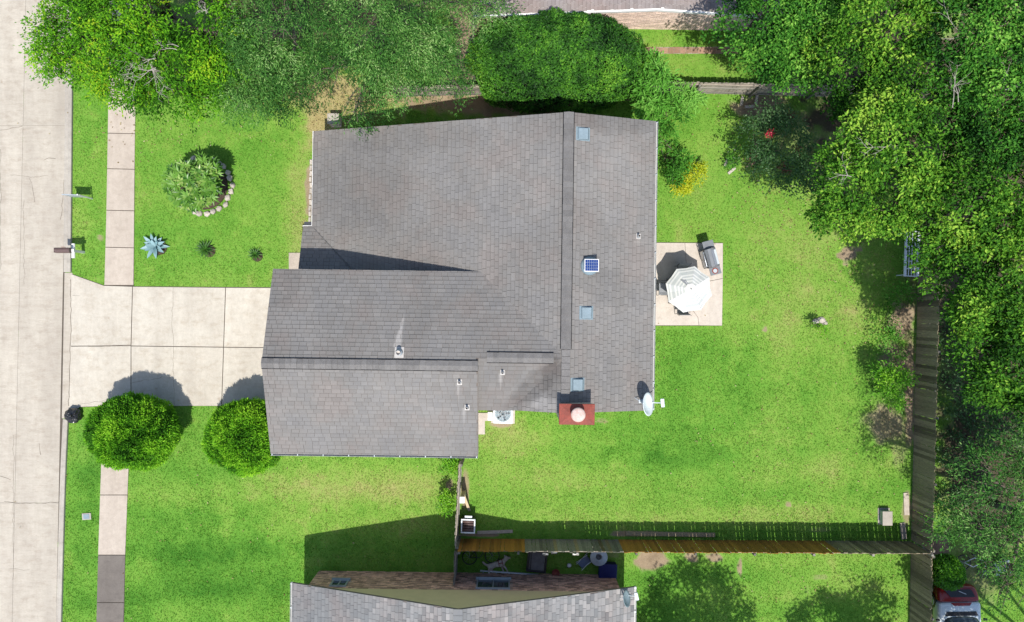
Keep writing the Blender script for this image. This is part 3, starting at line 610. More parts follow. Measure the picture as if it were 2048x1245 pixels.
# walls
for w_ in wallbox(house, off, -7.5, 4.75, -3.2, 6.6, 2.3, MT['siding']): pass
for (a0, b0, c0, d0, z0, z1) in ((4.60, 4.75, -3.2, 6.6, 2.3, 4.8), (-1.5, -1.35, -4.9, -3.2, 2.3, 5.0)):
    MB().bb(a0, b0, c0, d0, z0 + .001, z1).obj('wall', MT['siding'], house, loc=off)
for v0 in (6.45, -3.2):
    MB().add([(-7.5, v0, 2.301), (4.75, v0, 2.301), (4.75, v0, 4.85), (ur, v0, 5.88), (-7.5 if v0 > 0 else -1.4, v0, 2.5 if v0 > 0 else 4.7)] +
             [(-7.5, v0 + .15, 2.301), (4.75, v0 + .15, 2.301), (4.75, v0 + .15, 4.85), (ur, v0 + .15, 5.88), (-7.5 if v0 > 0 else -1.4, v0 + .15, 2.5 if v0 > 0 else 4.7)],
             [(0, 1, 2, 3, 4), (9, 8, 7, 6, 5), (0, 5, 6, 1), (1, 6, 7, 2), (2, 7, 8, 3), (3, 8, 9, 4), (4, 9, 5, 0)]).obj('gable_wall', MT['siding'], house, loc=off)
wallbox(house, off, -8.3, -1.5, -4.9, 1.0, 4.7, MT['siding'])
MB().add([(-8.28, 1.0, 4.7), (-8.28, -4.9, 4.7), (-8.28, gr, 5.95), (-8.2, 1.0, 4.7), (-8.2, -4.9, 4.7), (-8.2, gr, 5.95)], [(0, 1, 2), (5, 4, 3), (0, 2, 5, 3), (2, 1, 4, 5)]).obj('gable_wall', MT['siding'], house, loc=off)
gd = MB().bb(-8.345, -8.305, -4.35, .35, 0.05, 2.2).obj('garage_door', MT['white'], house, loc=off)
for i in range(4):
    for j in range(6): MB().bb(-8.36, -8.3455, -4.3 + j * .775, -3.6 + j * .775, .1 + i * .53, .56 + i * .53).obj('door_panel', MT['white'], gd)
window(house, off, (-7.5, 5.2, 1.45), 1.5, 1.2, (-1, 0), MT['white']); window(house, off, (4.75, 4.4, 1.5), 1.6, 1.2, (1, 0), MT['white']); window(house, off, (-8.3, -1.9, 3.6), 1.5, 1.1, (-1, 0), MT['white'])
dr = MB().box((0.02, 0, 1.05), (.05, .95, 2.05)).obj('door', MT['brown'], house, loc=(off[0] - 7.5, off[1] + 2.1, 0), rot=(0, 0, math.pi)); MB().box((.07, .38, 1.0), (.06, .03, .12)).obj('handle', MT['steel'], dr)
dr = MB().box((0.02, 0, 1.05), (.05, 1.7, 2.05)).obj('door', MT['white'], house, loc=(off[0] + 4.75, off[1] + 1.6, 0)); MB().box((.05, 0, 1.05), (.012, 1.5, 1.85)).obj('pane', MT['glass'], dr)
# chimney with a red metal chase cap and round flue cap
def at_house(px, py, z):       # pixel at a height -> house part coordinates
    w = P(px, py, z); c, s = math.cos(TH), math.sin(TH)
    return Vector((w.x * c + w.y * s - UC, -w.x * s + w.y * c - VC, z))
c1, c2 = at_house(1118, 850, 6.75), at_house(1190, 809, 6.75)
ch = MB().bb(c1.x + .05, c2.x - .05, c1.y + .05, c2.y - .05, 0, 6.62).obj('chimney', MT['siding'], house)
b = MB().bb(c1.x, c2.x, c1.y, c2.y, 6.6, 6.72); b.add([(c1.x + .02, c1.y + .02, 6.722), (c2.x - .02, c1.y + .02, 6.722), (c2.x - .02, c2.y - .02, 6.722), (c1.x + .02, c2.y - .02, 6.722), ((c1.x + c2.x) / 2 - .2, (c1.y + c2.y) / 2, 6.77), ((c1.x + c2.x) / 2 + .2, (c1.y + c2.y) / 2, 6.77)], [(0, 1, 5, 4), (1, 2, 5), (2, 3, 4, 5), (3, 0, 4)])
b.obj('chase_cap', MT['redrust'], ch, bevel=0.012)
fc = at_house(1155, 829, 6.75); fl = (fc.x, fc.y + .02, 6.7)
MB().lathe([(.16, 0), (.16, .32)], fl, 24).obj('flue', MT['galv'], ch, smooth=False)
MB().lathe([(.21, .30), (.245, .33), (.245, .37), (.2, .40), (.08, .425), (.0, .43)], fl, 28).obj('flue_cap', MT['clay'], ch, smooth=True)
# pipe vents, slant-back vents, solar fan
def zroof(q): 
    u, v = q.x + UC, q.y + VC
    if u > ur: return zMR(u, v)
    if u < gR: return zGU(u, v) if v > gr else zGL(u, v)
    return max(zML(u, v), zS(u, v) if v < -1.63 else zGU(u, v))
for (px, py, z, r_, hh) in ((797, 706, 6.0, .085, .33), (919, 765, 5.8, .045, .28), (934, 816, 5.5, .045, .28), (1005, 746, 5.8, .04, .28), (1277, 473, 4.95, .045, .26)):
    q = at_house(px, py, z + .2); z0 = zroof(q); q.z = z0
    pv = MB().lathe([(r_, -.05), (r_, hh), (r_ * .8, hh), (r_ * .8, hh - .12), (0, hh - .12)], q, 14).obj('pipe_vent', MT['rubber'], house)
    ax = (0, math.atan(-p), 0) if False else None
    u, v = q.x + UC, q.y + VC
    e = 1e-2; nx = (zroof(q + Vector((e, 0, 0))) - zroof(q)) / e; ny = (zroof(q + Vector((0, e, 0))) - zroof(q)) / e
    s = r_ * 1.9
    MB().add([(q.x + a * s, q.y + b * s * 1.15, z0 + nx * a * s + ny * b * s * 1.15 + .034) for a, b in ((-1, -1), (1, -1), (1, 1), (-1, 1))], [(0, 1, 2, 3)]).obj('flashing', MT['rubber'], pv)
    MB().lathe([(r_ * 1.6, .03), (r_ * 1.08, .14)], q, 14).obj('boot', MT['galv'], pv, smooth=True)
for (px, py) in ((1165, 272), (1172, 626), (1154, 768)):
    q = at_house(px, py, 5.6); z0 = zroof(q); b = MB()
    s = .21; f = lambda a: z0 - p * a + .03
    b.add([(q.x - s, q.y - s, f(-s)), (q.x + s, q.y - s, f(s)), (q.x + s, q.y + s, f(s)), (q.x - s, q.y + s, f(-s)),
           (q.x - s * .75, q.y - s * .9, f(-s) + .06), (q.x + s * .8, q.y - s * .9, f(s) + .16), (q.x + s * .8, q.y + s * .9, f(s) + .16), (q.x - s * .75, q.y + s * .9, f(-s) + .06)],
          [(4, 5, 6, 7), (0, 1, 5, 4), (1, 2, 6, 5), (2, 3, 7, 6), (3, 0, 4, 7)])
    v_ = b.obj('roof_vent', MT['bluevent'], house, bevel=0.012)
    MB().add([(q.x - .26, q.y - .24, z0 + p * .26 + .028), (q.x + .24, q.y - .24, z0 - p * .24 + .028), (q.x + .24, q.y + .24, z0 - p * .24 + .028), (q.x - .26, q.y + .24, z0 + p * .26 + .028)], [(0, 1, 2, 3)]).obj('flashing', MT['bluevent'], v_)
q = at_house(1179, 533, 5.6); z0 = zroof(q)
sf = MB().lathe([(.33, -.12), (.33, .1), (.27, .2), (.1, .24), (0, .25)], (q.x - .02, q.y, z0 + .03), 24).obj('solar_fan', MT['bluevent'], house, smooth=True)
MB().box((q.x + .02, q.y, z0 + .42), (.50, .44, .03), rx=R(-4)).obj('panel_frame', MT['white'], sf, bevel=.006)
MB().box((q.x + .02, q.y, z0 + .437), (.45, .39, .006), rx=R(-4)).obj('solar_panel', MT['solar'], sf)
g_ = MB()
for i in range(1, 6): g_.box((q.x + .02 - .225 + i * .075, q.y, z0 + .4408), (.006, .39, .003), rx=R(-4))
for i in (-1, 0, 1): g_.box((q.x + .02, q.y + i * .1, z0 + .4418 - i * .1 * math.tan(R(4))), (.45, .005, .003), rx=R(-4))
g_.obj('cell_lines', MT['galv'], sf)
MB().box((q.x, q.y, z0 + .32), (.06, .3, .2)).obj('bracket', MT['dark'], sf)

# ---------------------------------------------------------------- neighbours
def brick_wall(wall, u0, u1, v, z1, face, mt, skip, seed, near, nmax=300, off=(0, 0, 0), bl=.235, bh=.088):
    r = random.Random(seed); L = []
    for j in range(int(z1 / bh)):
        s = u0 - (bl / 2 if j % 2 else 0)
        while s < u1:
            a, b = max(s, u0), min(s + bl - .012, u1); s += bl
            if b - a < .04 or skip((a + b) / 2, j * bh + bh / 2): continue
            L.append((a, b, j * bh + .006, (j + 1) * bh - .006, r.random(), r.uniform(.006, .016)))
    L.sort(key=lambda e: abs((e[0] + e[1]) / 2 - near) - e[2] * 1.2)
    rest = MB()
    for k, (a, b, z0, z1_, t, d) in enumerate(L):
        y0, y1 = (v, v + d) if face > 0 else (v - d, v)
        m = MB() if k < nmax else rest; m.bb(a, b, y0, y1, z0, z1_, t)
        if k < nmax: m.obj('brick', mt, wall)
    tag(rest.obj('bricks', mt, wall), kind='stuff')
# south neighbour: gable end with brick below tan siding
UC2, VC2 = -1.8, -17.0; off2 = (-UC2, -VC2, 0)
nb = thing('house', 'neighbouring house with brown brick and tan gable end beyond the wooden fence', 'house', HW(UC2, VC2), TH)
zr2, ur2, u20, u21, ve = 5.2, -1.8, -8.47, 4.95, -10.77; p2 = 2.6 / 6.7
zA = lambda u, v: zr2 - p2 * (ur2 - u); zB = lambda u, v: zr2 - p2 * (u - ur2)
ra = deck(nb, off2, [(u20, ve), (u20, -24), (ur2 - .002, -24), (ur2 - .002, ve)], zA, MT['fascia'], th=.1); rb = deck(nb, off2, [(ur2, ve), (ur2, -24), (u21, -24), (u21, ve)], zB, MT['fascia'], th=.1)
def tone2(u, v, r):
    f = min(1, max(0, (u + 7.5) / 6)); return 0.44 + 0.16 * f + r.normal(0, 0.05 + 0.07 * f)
build_shingles([(ra, (ur2, ve), (0, -1), 13.2, (-1, 0), ur2 - u20, zr2, p2, lambda u, v: True), (rb, (ur2, ve), (0, -1), 13.2, (1, 0), u21 - ur2, zr2, p2, lambda u, v: True)], nb, off2, MT['shingle2'], 9, tone2)
cp = MB()
for i in range(59): cp.box((ur2, ve - .1 - i * .22, zr2 + .02), (.34, .23, .03))
cp.obj('ridge_cap', MT['shingle2'], nb, loc=off2)
gutter(nb, off2, (u21, -24), (u21, ve), zB(u21, 0) + .005); gutter(nb, off2, (u20, ve), (u20, -24), zA(u20, 0) + .005)
vw = -11.15
wl = MB().bb(-8.05, 4.5, vw - .2, vw, 0, 2.15).obj('wall', MT['mortar'], nb, loc=off2)
brick_wall(wl, -8.05, 4.5, vw, 2.15, 1, MT['brickred'], lambda u, z: (-1.35 < u < .1 and .95 < z < 2.0) or (-7.2 < u < -6.5 and 1.25 < z < 1.95), 3, -.6)
MB().add([(-8.05, vw + .02, 2.151), (4.5, vw + .02, 2.151), (4.5, vw + .02, zB(4.5, 0) - .12), (ur2, vw + .02, zr2 - .12), (-8.05, vw + .02, zA(-8.05, 0) - .12),
          (-8.05, vw - .15, 2.151), (4.5, vw - .15, 2.151), (4.5, vw - .15, zB(4.5, 0) - .12), (ur2, vw - .15, zr2 - .12), (-8.05, vw - .15, zA(-8.05, 0) - .12)],
         [(4, 3, 2, 1, 0), (5, 6, 7, 8, 9), (0, 1, 6, 5), (1, 2, 7, 6), (2, 3, 8, 7), (3, 4, 9, 8), (4, 0, 5, 9)]).obj('gable_siding', MT['tan'], nb, loc=off2)
for s_ in (0, 1): MB().bb(-8.05 + s_ * 12.4, -7.9 + s_ * 12.4, -24, vw - .2, 0, 2.5).obj('wall', MT['brickred'], nb, loc=off2)
window(nb, off2, (-.62, vw, 1.45), 1.3, 1.0, (0, 1), MT['galv']); window(nb, off2, (-6.85, vw, 1.6), .6, .6, (0, 1), MT['galv'])
# north neighbour: pale brick gable end at the top of the picture
UC3, VC3 = 5.4, 16.0; off3 = (-UC3, -VC3, 0)
nn = thing('house', 'brown roofed neighbouring house with pale pink brick wall at the top edge', 'house', HW(UC3, VC3), TH)
zr3, ur3, v3 = 3.15, 5.45, 11.68; p3 = 0.135
zC = lambda u, v: zr3 - p3 * (ur3 - u); zD = lambda u, v: zr3 - p3 * (u - ur3)
rc = deck(nn, off3, [(-1.7, v3), (-1.7, 20), (ur3 - .002, 20), (ur3 - .002, v3)], zC, MT['white'], th=.16); rd = deck(nn, off3, [(ur3, v3), (ur3, 20), (12.2, 20), (12.2, v3)], zD, MT['white'], th=.16)
build_shingles([(rc, (ur3, v3 + .06), (0, 1), 8.2, (-1, 0), ur3 + 1.7, zr3, p3, lambda u, v: True), (rd, (ur3, v3 + .06), (0, 1), 8.2, (1, 0), 6.7, zr3, p3, lambda u, v: True)], nn, off3, MT['shingle3'], 12, lambda u, v, r: .5 + r.normal(0, .08), nmax=150)
wn = MB().bb(-1.2, 11.5, 12.05, 12.2, 0, 2.25).obj('wall', MT['mortar'], nn, loc=off3)
brick_wall(wn, -1.2, 11.5, 12.05, 2.2, -1, MT['brickpale'], lambda u, z: False, 4, 6.0)
MB().add([(-1.2, 12.06, 2.251), (11.5, 12.06, 2.251), (11.5, 12.06, 2.2), (ur3, 12.06, 3.0), (-1.2, 12.06, 2.2)], [(0, 1, 3)]).obj('gable_siding', MT['white'], nn, loc=off3)

# ================================================================== FENCES
def fence(a, b, label, h=1.77, mats=lambda s: MT['wood_grey'], rails=1, gap=.012, wd=.138, seed=1, hjit=.02, posts=True, lean=0.0, missing=()):
    """a, b: ground pixels. rails: side the rails are on (+1 = left of a->b)"""
    A, B = P(*a), P(*b); d = B - A; L = d.length; rz = math.atan2(d.y, d.x); r = random.Random(seed)
    f = thing('wooden_fence', label, 'fence', A, rz)
    me = {}
    def pick(m):
        if m.name not in me:
            q = MB(); x = wd / 2; q.add([(-x, -.009, 0), (x, -.009, 0), (x, .009, 0), (-x, .009, 0), (-x, -.009, h - .03), (x, -.009, h - .03), (x, .009, h - .03), (-x, .009, h - .03), (-x + .03, -.009, h), (x - .03, -.009, h), (x - .03, .009, h), (-x + .03, .009, h)],
                                        [(3, 2, 1, 0), (0, 1, 5, 4), (1, 2, 6, 5), (2, 3, 7, 6), (3, 0, 4, 7), (4, 5, 9, 8), (5, 6, 10, 9), (6, 7, 11, 10), (7, 4, 8, 11), (8, 9, 10, 11)])
            me[m.name] = q.mesh('picket', m)
        return me[m.name]
    x = wd / 2; i = 0
    while x < L - wd / 2:
        if i not in missing:
            link('picket', pick(mats(x / L)), f, (x, r.uniform(-.004, .004) + lean * 0, 0), (r.uniform(-.012, .012) + lean, r.uniform(-.008, .008), 0), (1, 1, 1 + r.uniform(-hjit, hjit)))
        x += wd + max(.0015, r.gauss(gap * .5, gap * .8)); i += 1
    for z in (.3, .95, h - .2): MB().bb(0, L, rails * .03 - .019 if rails > 0 else -.049, .049 if rails > 0 else -.011, z - .045, z + .045).obj('rail', MT['wood_pale'] if z > 1 else MT['wood_grey'], f)
    if posts:
        n = max(2, int(L / 2.4) + 1); pm = MB().bb(-.045, .045, -.045, .045, 0, h - .08).mesh('post', MT['wood_grey'])
        for k in range(n): link('post', pm, f, (.05 + (L - .1) * k / (n - 1), rails * .096, 0))
    return f
def south_mats(s):
    if s < 0.145: return MT['wood_gold']
    if s < 0.345: return rnd.choice([MT['wood_grey'], MT['wood_grey'], MT['wood_moss'], MT['wood_grey']])
    if s < 0.80: return MT['wood_gold']
    return MT['wood_moss']
fence((921, 1078), (1826, 1083), 'long golden brown and grey picket fence along the south side of the back lawn', mats=south_mats, rails=-1, seed=2, gap=.011)
fence((1846, 192), (1822, 1082), 'dark mossy picket fence along the east end of the back lawn', mats=lambda s: MT['wood_moss'], rails=1, seed=3, h=1.75, gap=.008, hjit=.035)
fence((1822, 1088), (1818, 1330), 'dark weathered fence between the neighbouring yard and the parked car', mats=lambda s: MT['wood_moss'], rails=1, seed=4, h=1.75, gap=.008)
fence((923, 914), (915, 1076), 'narrow pale side fence running from the garage to the long picket fence', mats=lambda s: MT['wood_pale'], rails=1, seed=5, h=1.7)
fence((915, 1082), (912, 1162), 'short grey fence between the tall gable shadow and the dog', mats=lambda s: MT['wood_grey'], rails=1, seed=6, h=1.7)
fence((1266, 184), (1846, 198), 'pale railed fence behind the back lawn below the pale brick house', mats=lambda s: MT['wood_pale'], rails=-1, seed=7, h=1.6)
fence((948, -60), (948, 172), 'weathered fence running up beside the large clipped shrub', mats=lambda s: MT['wood_grey'], rails=1, seed=8, h=1.6)
fence((795, 194), (1262, 184), 'brown fence half hidden behind the house and the clipped shrub', mats=lambda s: MT['wood_pale'], rails=-1, seed=9, h=1.5)

# ================================================================== PLANTS
G_ = lambda *s: [(p_, c) for p_, c in s]
LM = {
 'yellowgreen': leafmat('bright_oak_leaf', G_((0, (.007, .035, .003)), (.35, (.042, .155, .006)), (.62, (.105, .30, .010)), (.85, (.20, .41, .013)), (1, (.32, .44, .02))), trans=.2, rough=.65, spec=.12),
 'greygreen': leafmat('fine_elm_leaf', G_((0, (.006, .024, .006)), (.35, (.024, .092, .015)), (.62, (.065, .185, .030)), (.85, (.14, .29, .06)), (1, (.27, .40, .14))), trans=.17, rough=.65, spec=.12),
 'oak': leafmat('live_oak_leaf', G_((0, (.004, .020, .003)), (.35, (.022, .088, .006)), (.62, (.066, .20, .013)), (.85, (.145, .31, .024)), (1, (.28, .44, .05))), trans=.18, rough=.65, spec=.15),
 'oakmid': leafmat('green_oak_leaf', G_((0, (.003, .018, .003)), (.35, (.017, .082, .008)), (.62, (.050, .185, .016)), (.85, (.11, .29, .03)), (1, (.21, .42, .06))), trans=.18, rough=.65, spec=.15),
 'dome': leafmat('glossy_hedge_leaf', G_((0, (.005, .026, .005)), (.4, (.026, .10, .010)), (.7, (.062, .20, .015)), (1, (.17, .36, .03))), rough=.55, spec=.2, trans=.18),
 'juniper': leafmat('juniper_spray', G_((0, (.010, .05, .004)), (.35, (.055, .21, .009)), (.65, (.16, .42, .016)), (1, (.32, .58, .035))), trans=.22, rough=.65, spec=.2),
 'light': leafmat('light_broad_leaf', G_((0, (.025, .10, .010)), (.5, (.095, .30, .03)), (1, (.22, .46, .08))), rough=.6, spec=.15),
 'yellow': leafmat('golden_leaf', G_((0, (.13, .24, .008)), (.5, (.34, .42, .014)), (1, (.56, .56, .03)))),
 'loquat': leafmat('pale_rosette_leaf', G_((0, (.03, .11, .012)), (.5, (.15, .32, .045)), (1, (.42, .53, .16))), rough=.35),
 'myrtle': leafmat('dark_myrtle_leaf', G_((0, (0.012, 0.0384, 0.012)), (.5, (0.042, 0.114, 0.03)), (1, (0.108, 0.204, 0.072)))),
 'lime': leafmat('lime_leaf', G_((0, (0.0345, 0.138, 0.0069)), (.5, (0.115, 0.345, 0.0138)), (1, (0.2875, 0.529, 0.0345)))),
 'agave': leafmat('blue_agave_leaf', G_((0, (.10, .20, .20)), (.5, (.19, .32, .34)), (1, (.33, .47, .50))), trans=.08),
 'sago': leafmat('sago_leaf', G_((0, (.008, .035, .006)), (.5, (.03, .10, .012)), (1, (.07, .18, .02))), trans=.12),
 'flower': leafmat('red_blossom', G_((0, (.30, .02, .03)), (1, (.62, .05, .09)))),
 'rust': leafmat('reddish_seed_leaf', G_((0, (.10, .04, .025)), (1, (.24, .10, .07)))),
}
def unit(a): return a / np.maximum(1e-6, np.linalg.norm(a, axis=1, keepdims=True))
def leaf_arrays(base, d, nrm, L, W, tone, fold=.25):
    n = len(base); s = unit(np.cross(d, nrm)); nn = np.cross(s, d)
    V = np.empty((n, 4, 3)); Lc = L[:, None]; Wc = W[:, None]
    V[:, 0] = base; V[:, 1] = base + d * Lc * .45 + s * Wc * .5 + nn * Wc * fold; V[:, 2] = base + d * Lc; V[:, 3] = base + d * Lc * .45 - s * Wc * .5 + nn * Wc * fold
    i = np.arange(n)[:, None] * 4
    return V.reshape(-1, 3), np.concatenate([i + [0, 1, 2], i + [0, 2, 3]], 0), np.repeat(np.clip(tone, 0, 1), 4)
def leaves_obj(name, parts, m, parent):
    Vs, Fs, Ts, o = [], [], [], 0
    for V, Fc, T in parts: Vs.append(V); Fs.append(Fc + o); Ts.append(T); o += len(V)
    return link(name, fast_mesh(name, np.concatenate(Vs), np.concatenate(Fs), m, {'tone': np.concatenate(Ts)}), parent)
def crown_clusters(rng, blobs, dens, seed=0, gaps=.36, clump=.8):
    C, B, K = [], [], []
    for (c, r) in blobs:
        n = int(dens * r[0] * r[1] * 3.2); d = unit(rng.normal(size=(n, 3))); d[:, 2] = np.where(d[:, 2] < -.35, -d[:, 2], d[:, 2])
        ph = rng.uniform(0, 6.28, 6)
        lump = 1 + .13 * np.sin(4 * d[:, 0] + ph[0]) * np.sin(4.5 * d[:, 1] + ph[1]) + .10 * np.sin(9 * d[:, 0] + ph[2]) * np.sin(8 * d[:, 1] + ph[3]) + .07 * np.sin(11 * d[:, 2] + ph[4])
        rad = rng.uniform(.50, 1.0, n) ** .5 * lump
        C.append(np.array(c)[None] + d * rad[:, None] * np.array(r)[None]); B.append(d); K.append(np.full(n, 0.0) + rng.normal(0, .05))
    C, B, K = np.concatenate(C), np.concatenate(B), np.concatenate(K)
    g = .62 * vnoise(C[:, 0] + C[:, 2] * .35, C[:, 1] - C[:, 2] * .35, clump, seed) + .38 * vnoise(C[:, 0] - C[:, 2] * .2, C[:, 1] + C[:, 2] * .3, clump * .42, seed + 1)
    keep = (g > gaps) | (rng.random(len(g)) < .05)
    hue = vnoise(C[:, 0], C[:, 1], clump * 1.1, seed + 2) * .6 + vnoise(C[:, 0], C[:, 1], clump * .4, seed + 4) * .4 - .5
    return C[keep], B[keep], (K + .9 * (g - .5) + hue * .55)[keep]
def tree(name, label, cat, blobs_px, leaf, dens=24, per=34, cr=.34, L=.13, W=.07, seed=1, base=None, up=.9, droop=0.0, trunk_r=.16, group=None, twigs=26, tone0=.42, bark='bark', deadwood=(), bias=0.0, flat=.55, tone_amp=.10, gaps=.36, clump=.8):
    """blobs_px: (px, py, z, rx_px, ry_px, rz_m) crown lobes as they sit in space"""
    rng = np.random.default_rng(seed); r = random.Random(seed)
    blobs = []
    for (px, py, z, rx, ry, rz) in blobs_px:
        c = P(px, py, z); blobs.append(((c.x, c.y, c.z), (M2(rx, z), M2(ry, z), rz)))
    if base is None: c = sum((Vector(b[0]) for b in blobs), Vector()) / len(blobs); base = (c.x, c.y)
    else: q = P(*base); base = (q.x, q.y)
    root = thing(name, label, cat, (base[0], base[1], 0), group=group); o0 = Vector((base[0], base[1], 0))
    C, B, K = crown_clusters(rng, blobs, dens, seed, gaps, clump)
    C = C - np.array(o0)[None]; C[:, 2] = np.maximum(C[:, 2], .25)
    nC = len(C); n = nC * per; ci = np.repeat(np.arange(nC), per)
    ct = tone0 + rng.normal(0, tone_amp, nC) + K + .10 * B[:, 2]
    offv = rng.normal(size=(n, 3)) * np.array([1, 1, flat]) * cr * .55 * rng.uniform(.6, 1.3, nC)[ci][:, None]
    sp = rng.normal(size=(nC, 3)); sp[:, 2] *= .3; sp = unit(sp + B * np.array([1, 1, .4])) 
    if droop:                                            # sprays: stretch each clump along its twig
        tt = rng.uniform(-1, 1, n); offv = offv * .45 + sp[ci] * (tt * cr * 1.7)[:, None]; offv[:, 2] -= droop * cr * (tt + 1) ** 2 * .5
    base_ = C[ci] + offv
    d = unit(unit(offv) * .7 + rng.normal(size=(n, 3)) * .55 + sp[ci] * (.9 if droop else .25) + np.array([0, 0, -.15 - droop * .5]))
    nr = unit(rng.normal(size=(n, 3)) * .55 + np.array([0, 0, up]) + B[ci] * .3)
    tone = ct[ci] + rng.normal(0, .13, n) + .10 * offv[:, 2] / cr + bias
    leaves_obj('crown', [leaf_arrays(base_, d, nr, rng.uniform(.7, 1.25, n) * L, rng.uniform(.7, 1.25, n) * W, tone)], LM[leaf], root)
    # trunk and limbs
    zt = min(b[0][2] for b in blobs) * .55
    MB().path([(0, 0, 0), (r.uniform(-.1, .1), r.uniform(-.1, .1), zt * .5), (r.uniform(-.15, .15), r.uniform(-.15, .15), zt)], [trunk_r * 1.25, trunk_r, trunk_r * .8], 10).obj('trunk', MT[bark], root, True)
    k = 0
    for (c, rr) in blobs:
        e = Vector(c) - o0; m = MB(); mid = Vector((0, 0, zt)).lerp(e, .5) + Vector((r.uniform(-.3, .3), r.uniform(-.3, .3), r.uniform(0, .3)))
        m.path([(0, 0, zt * .8), mid, e], [trunk_r * .6, trunk_r * .4, trunk_r * .2], 7)
        near = np.argsort(np.linalg.norm(C - np.array(e)[None], axis=1) + rng.uniform(0, 2.5, nC) * max(rr))[:twigs]
        for q in near:
            t_ = Vector(C[q]); s = mid.lerp(e, r.uniform(.2, 1)); mm = s.lerp(t_, .55) + Vector((r.uniform(-.15, .15), r.uniform(-.15, .15), r.uniform(0, .25)))
            m.path([s, mm, t_ + Vector((0, 0, .05))], [trunk_r * .14, trunk_r * .1, .008], 4, cap=False)
        m.obj('branch', MT[bark], root, True)
    for (px, py, z, sz, nb_) in deadwood:
        c = P(px, py, z) - o0; m = MB(); a0 = r.uniform(0, 6.28)
        def bough(s, a, l, rad, dep):
            pts = [s]; n_ = 4; aa = a
            for k in range(n_):
                aa += r.uniform(-.3, .3); pts.append(pts[-1] + Vector((math.cos(aa), math.sin(aa), r.uniform(-.12, .16))) * l / n_)
            m.path(pts, [rad * (1 - .75 * k / n_) for k in range(n_ + 1)], 4, cap=False)
            if dep:
                for k in range(2 + dep): q_ = pts[r.randint(1, n_)]; bough(q_, aa + r.choice((-1, 1)) * r.uniform(.35, .9), l * r.uniform(.35, .6), rad * .55, dep - 1)
        for i in range(max(2, nb_ // 4)): bough(c + Vector((r.uniform(-.2, .2), r.uniform(-.2, .2), r.uniform(-.25, -.1))) * sz, a0 + r.uniform(-1.0, 1.0), sz * r.uniform(.7, 1.2), .014, 2)
        m.obj('dead_branch', MT['twig'], root)
    return root

tree('oak_tree', 'bright yellow green tree overhanging the street and sidewalk', 'tree',
     [(300, 10, 5.6, 190, 120, 1.7), (150, 80, 4.8, 80, 75, 1.2), (190, 10, 5.2, 110, 90, 1.3), (330, 130, 5.2, 125, 80, 1.4), (445, 70, 5.2, 62, 90, 1.3), (255, 165, 4.4, 85, 45, 1.0), (360, 190, 4.2, 85, 40, .9), (110, 120, 4.3, 40, 35, .6), (300, -110, 5.6, 220, 90, 1.6)],
     'yellowgreen', dens=26, per=36, cr=.32, L=.12, W=.055, seed=21, base=(380, 60), tone0=.45, trunk_r=.2, deadwood=[(305, 125, 6.5, .95, 26), (350, 90, 6.6, .7, 10), (415, 25, 6.6, .5, 6)], tone_amp=.1, droop=.25, gaps=.42, clump=.8)
tree('elm_tree', 'grey green fine leaved tree drooping over the front lawn', 'tree',
     [(570, 60, 5.6, 115, 110, 1.6), (520, 150, 4.8, 85, 80, 1.3), (500, 200, 4.0, 75, 42, .9), (575, 185, 4.2, 60, 50, 1.0), (560, -60, 5.6, 130, 70, 1.4)],
     'greygreen', dens=30, per=34, cr=.34, L=.12, W=.030, seed=22, base=(610, 60), droop=.55, gaps=.405, clump=.85, tone0=.40, bark='bark', twigs=12)
tree('elm_tree', 'grey green drooping tree whose sprigs hang over the main roof edge', 'tree',
     [(740, 50, 6.0, 120, 110, 1.7), (850, 70, 5.4, 105, 85, 1.5), (690, 140, 5.0, 75, 70, 1.2), (790, 140, 5.0, 100, 60, 1.1), (735, 195, 4.2, 55, 42, .8), (708, 226, 3.9, 32, 30, .45), (650, 160, 4.4, 40, 40, .7), (880, 140, 4.6, 60, 42, .7), (932, 188, 4.1, 22, 36, .4), (985, 15, 4.6, 55, 40, .8), (800, -70, 5.6, 160, 70, 1.4)],
     'greygreen', dens=30, per=34, cr=.34, L=.12, W=.032, seed=23, base=(790, 60), droop=.55, gaps=.405, clump=.85, tone0=.47, twigs=12)
oakg = None
tree('shade_tree', 'mid green tree beside the pale brick house, overhanging the pale railed fence', 'tree',
     [(1530, 50, 6.2, 95, 90, 1.6), (1590, 120, 5.6, 75, 65, 1.2), (1610, 40, 6.2, 90, 80, 1.4), (1480, 15, 5.6, 45, 40, .9), (1540, 115, 5.4, 40, 35, .8), (1550, -60, 6, 110, 60, 1.3)],
     'oakmid', dens=32, per=32, cr=.25, L=.125, W=.07, gaps=.415, clump=.85, seed=31, base=(1500, 60), tone0=.48)
tree('oak_tree', 'tall light green oak filling the top edge behind the flowering shrub', 'tree',
     [(1770, 40, 8.0, 115, 80, 1.6), (1690, 120, 7.2, 75, 70, 1.3), (1800, 140, 7.4, 85, 70, 1.3), (1730, 200, 6.8, 80, 42, 1.0), (1840, -20, 8, 90, 60, 1.3)],
     'oak', dens=28, per=32, cr=.25, L=.125, W=.07, gaps=.415, clump=.85, seed=32, base=(1640, 150), tone0=.44)
tree('oak_tree', 'broad yellowish green oak overhanging the middle of the back lawn', 'tree',
     [(1770, 290, 8.2, 105, 95, 1.7), (1690, 350, 7.4, 62, 70, 1.3), (1830, 330, 7.8, 85, 90, 1.5), (1700, 425, 6.8, 75, 48, 1.1), (1790, 425, 7.0, 95, 45, 1.1), (1650, 440, 6.2, 30, 24, .6), (1750, 215, 7.4, 60, 30, .9)],
     'oak', dens=31, per=32, cr=.25, L=.125, W=.07, gaps=.415, clump=.85, seed=33, base=(1680, 340), tone0=.49, deadwood=[(1785, 285, 9.7, .6, 6), (1705, 350, 8.6, .6, 6)])
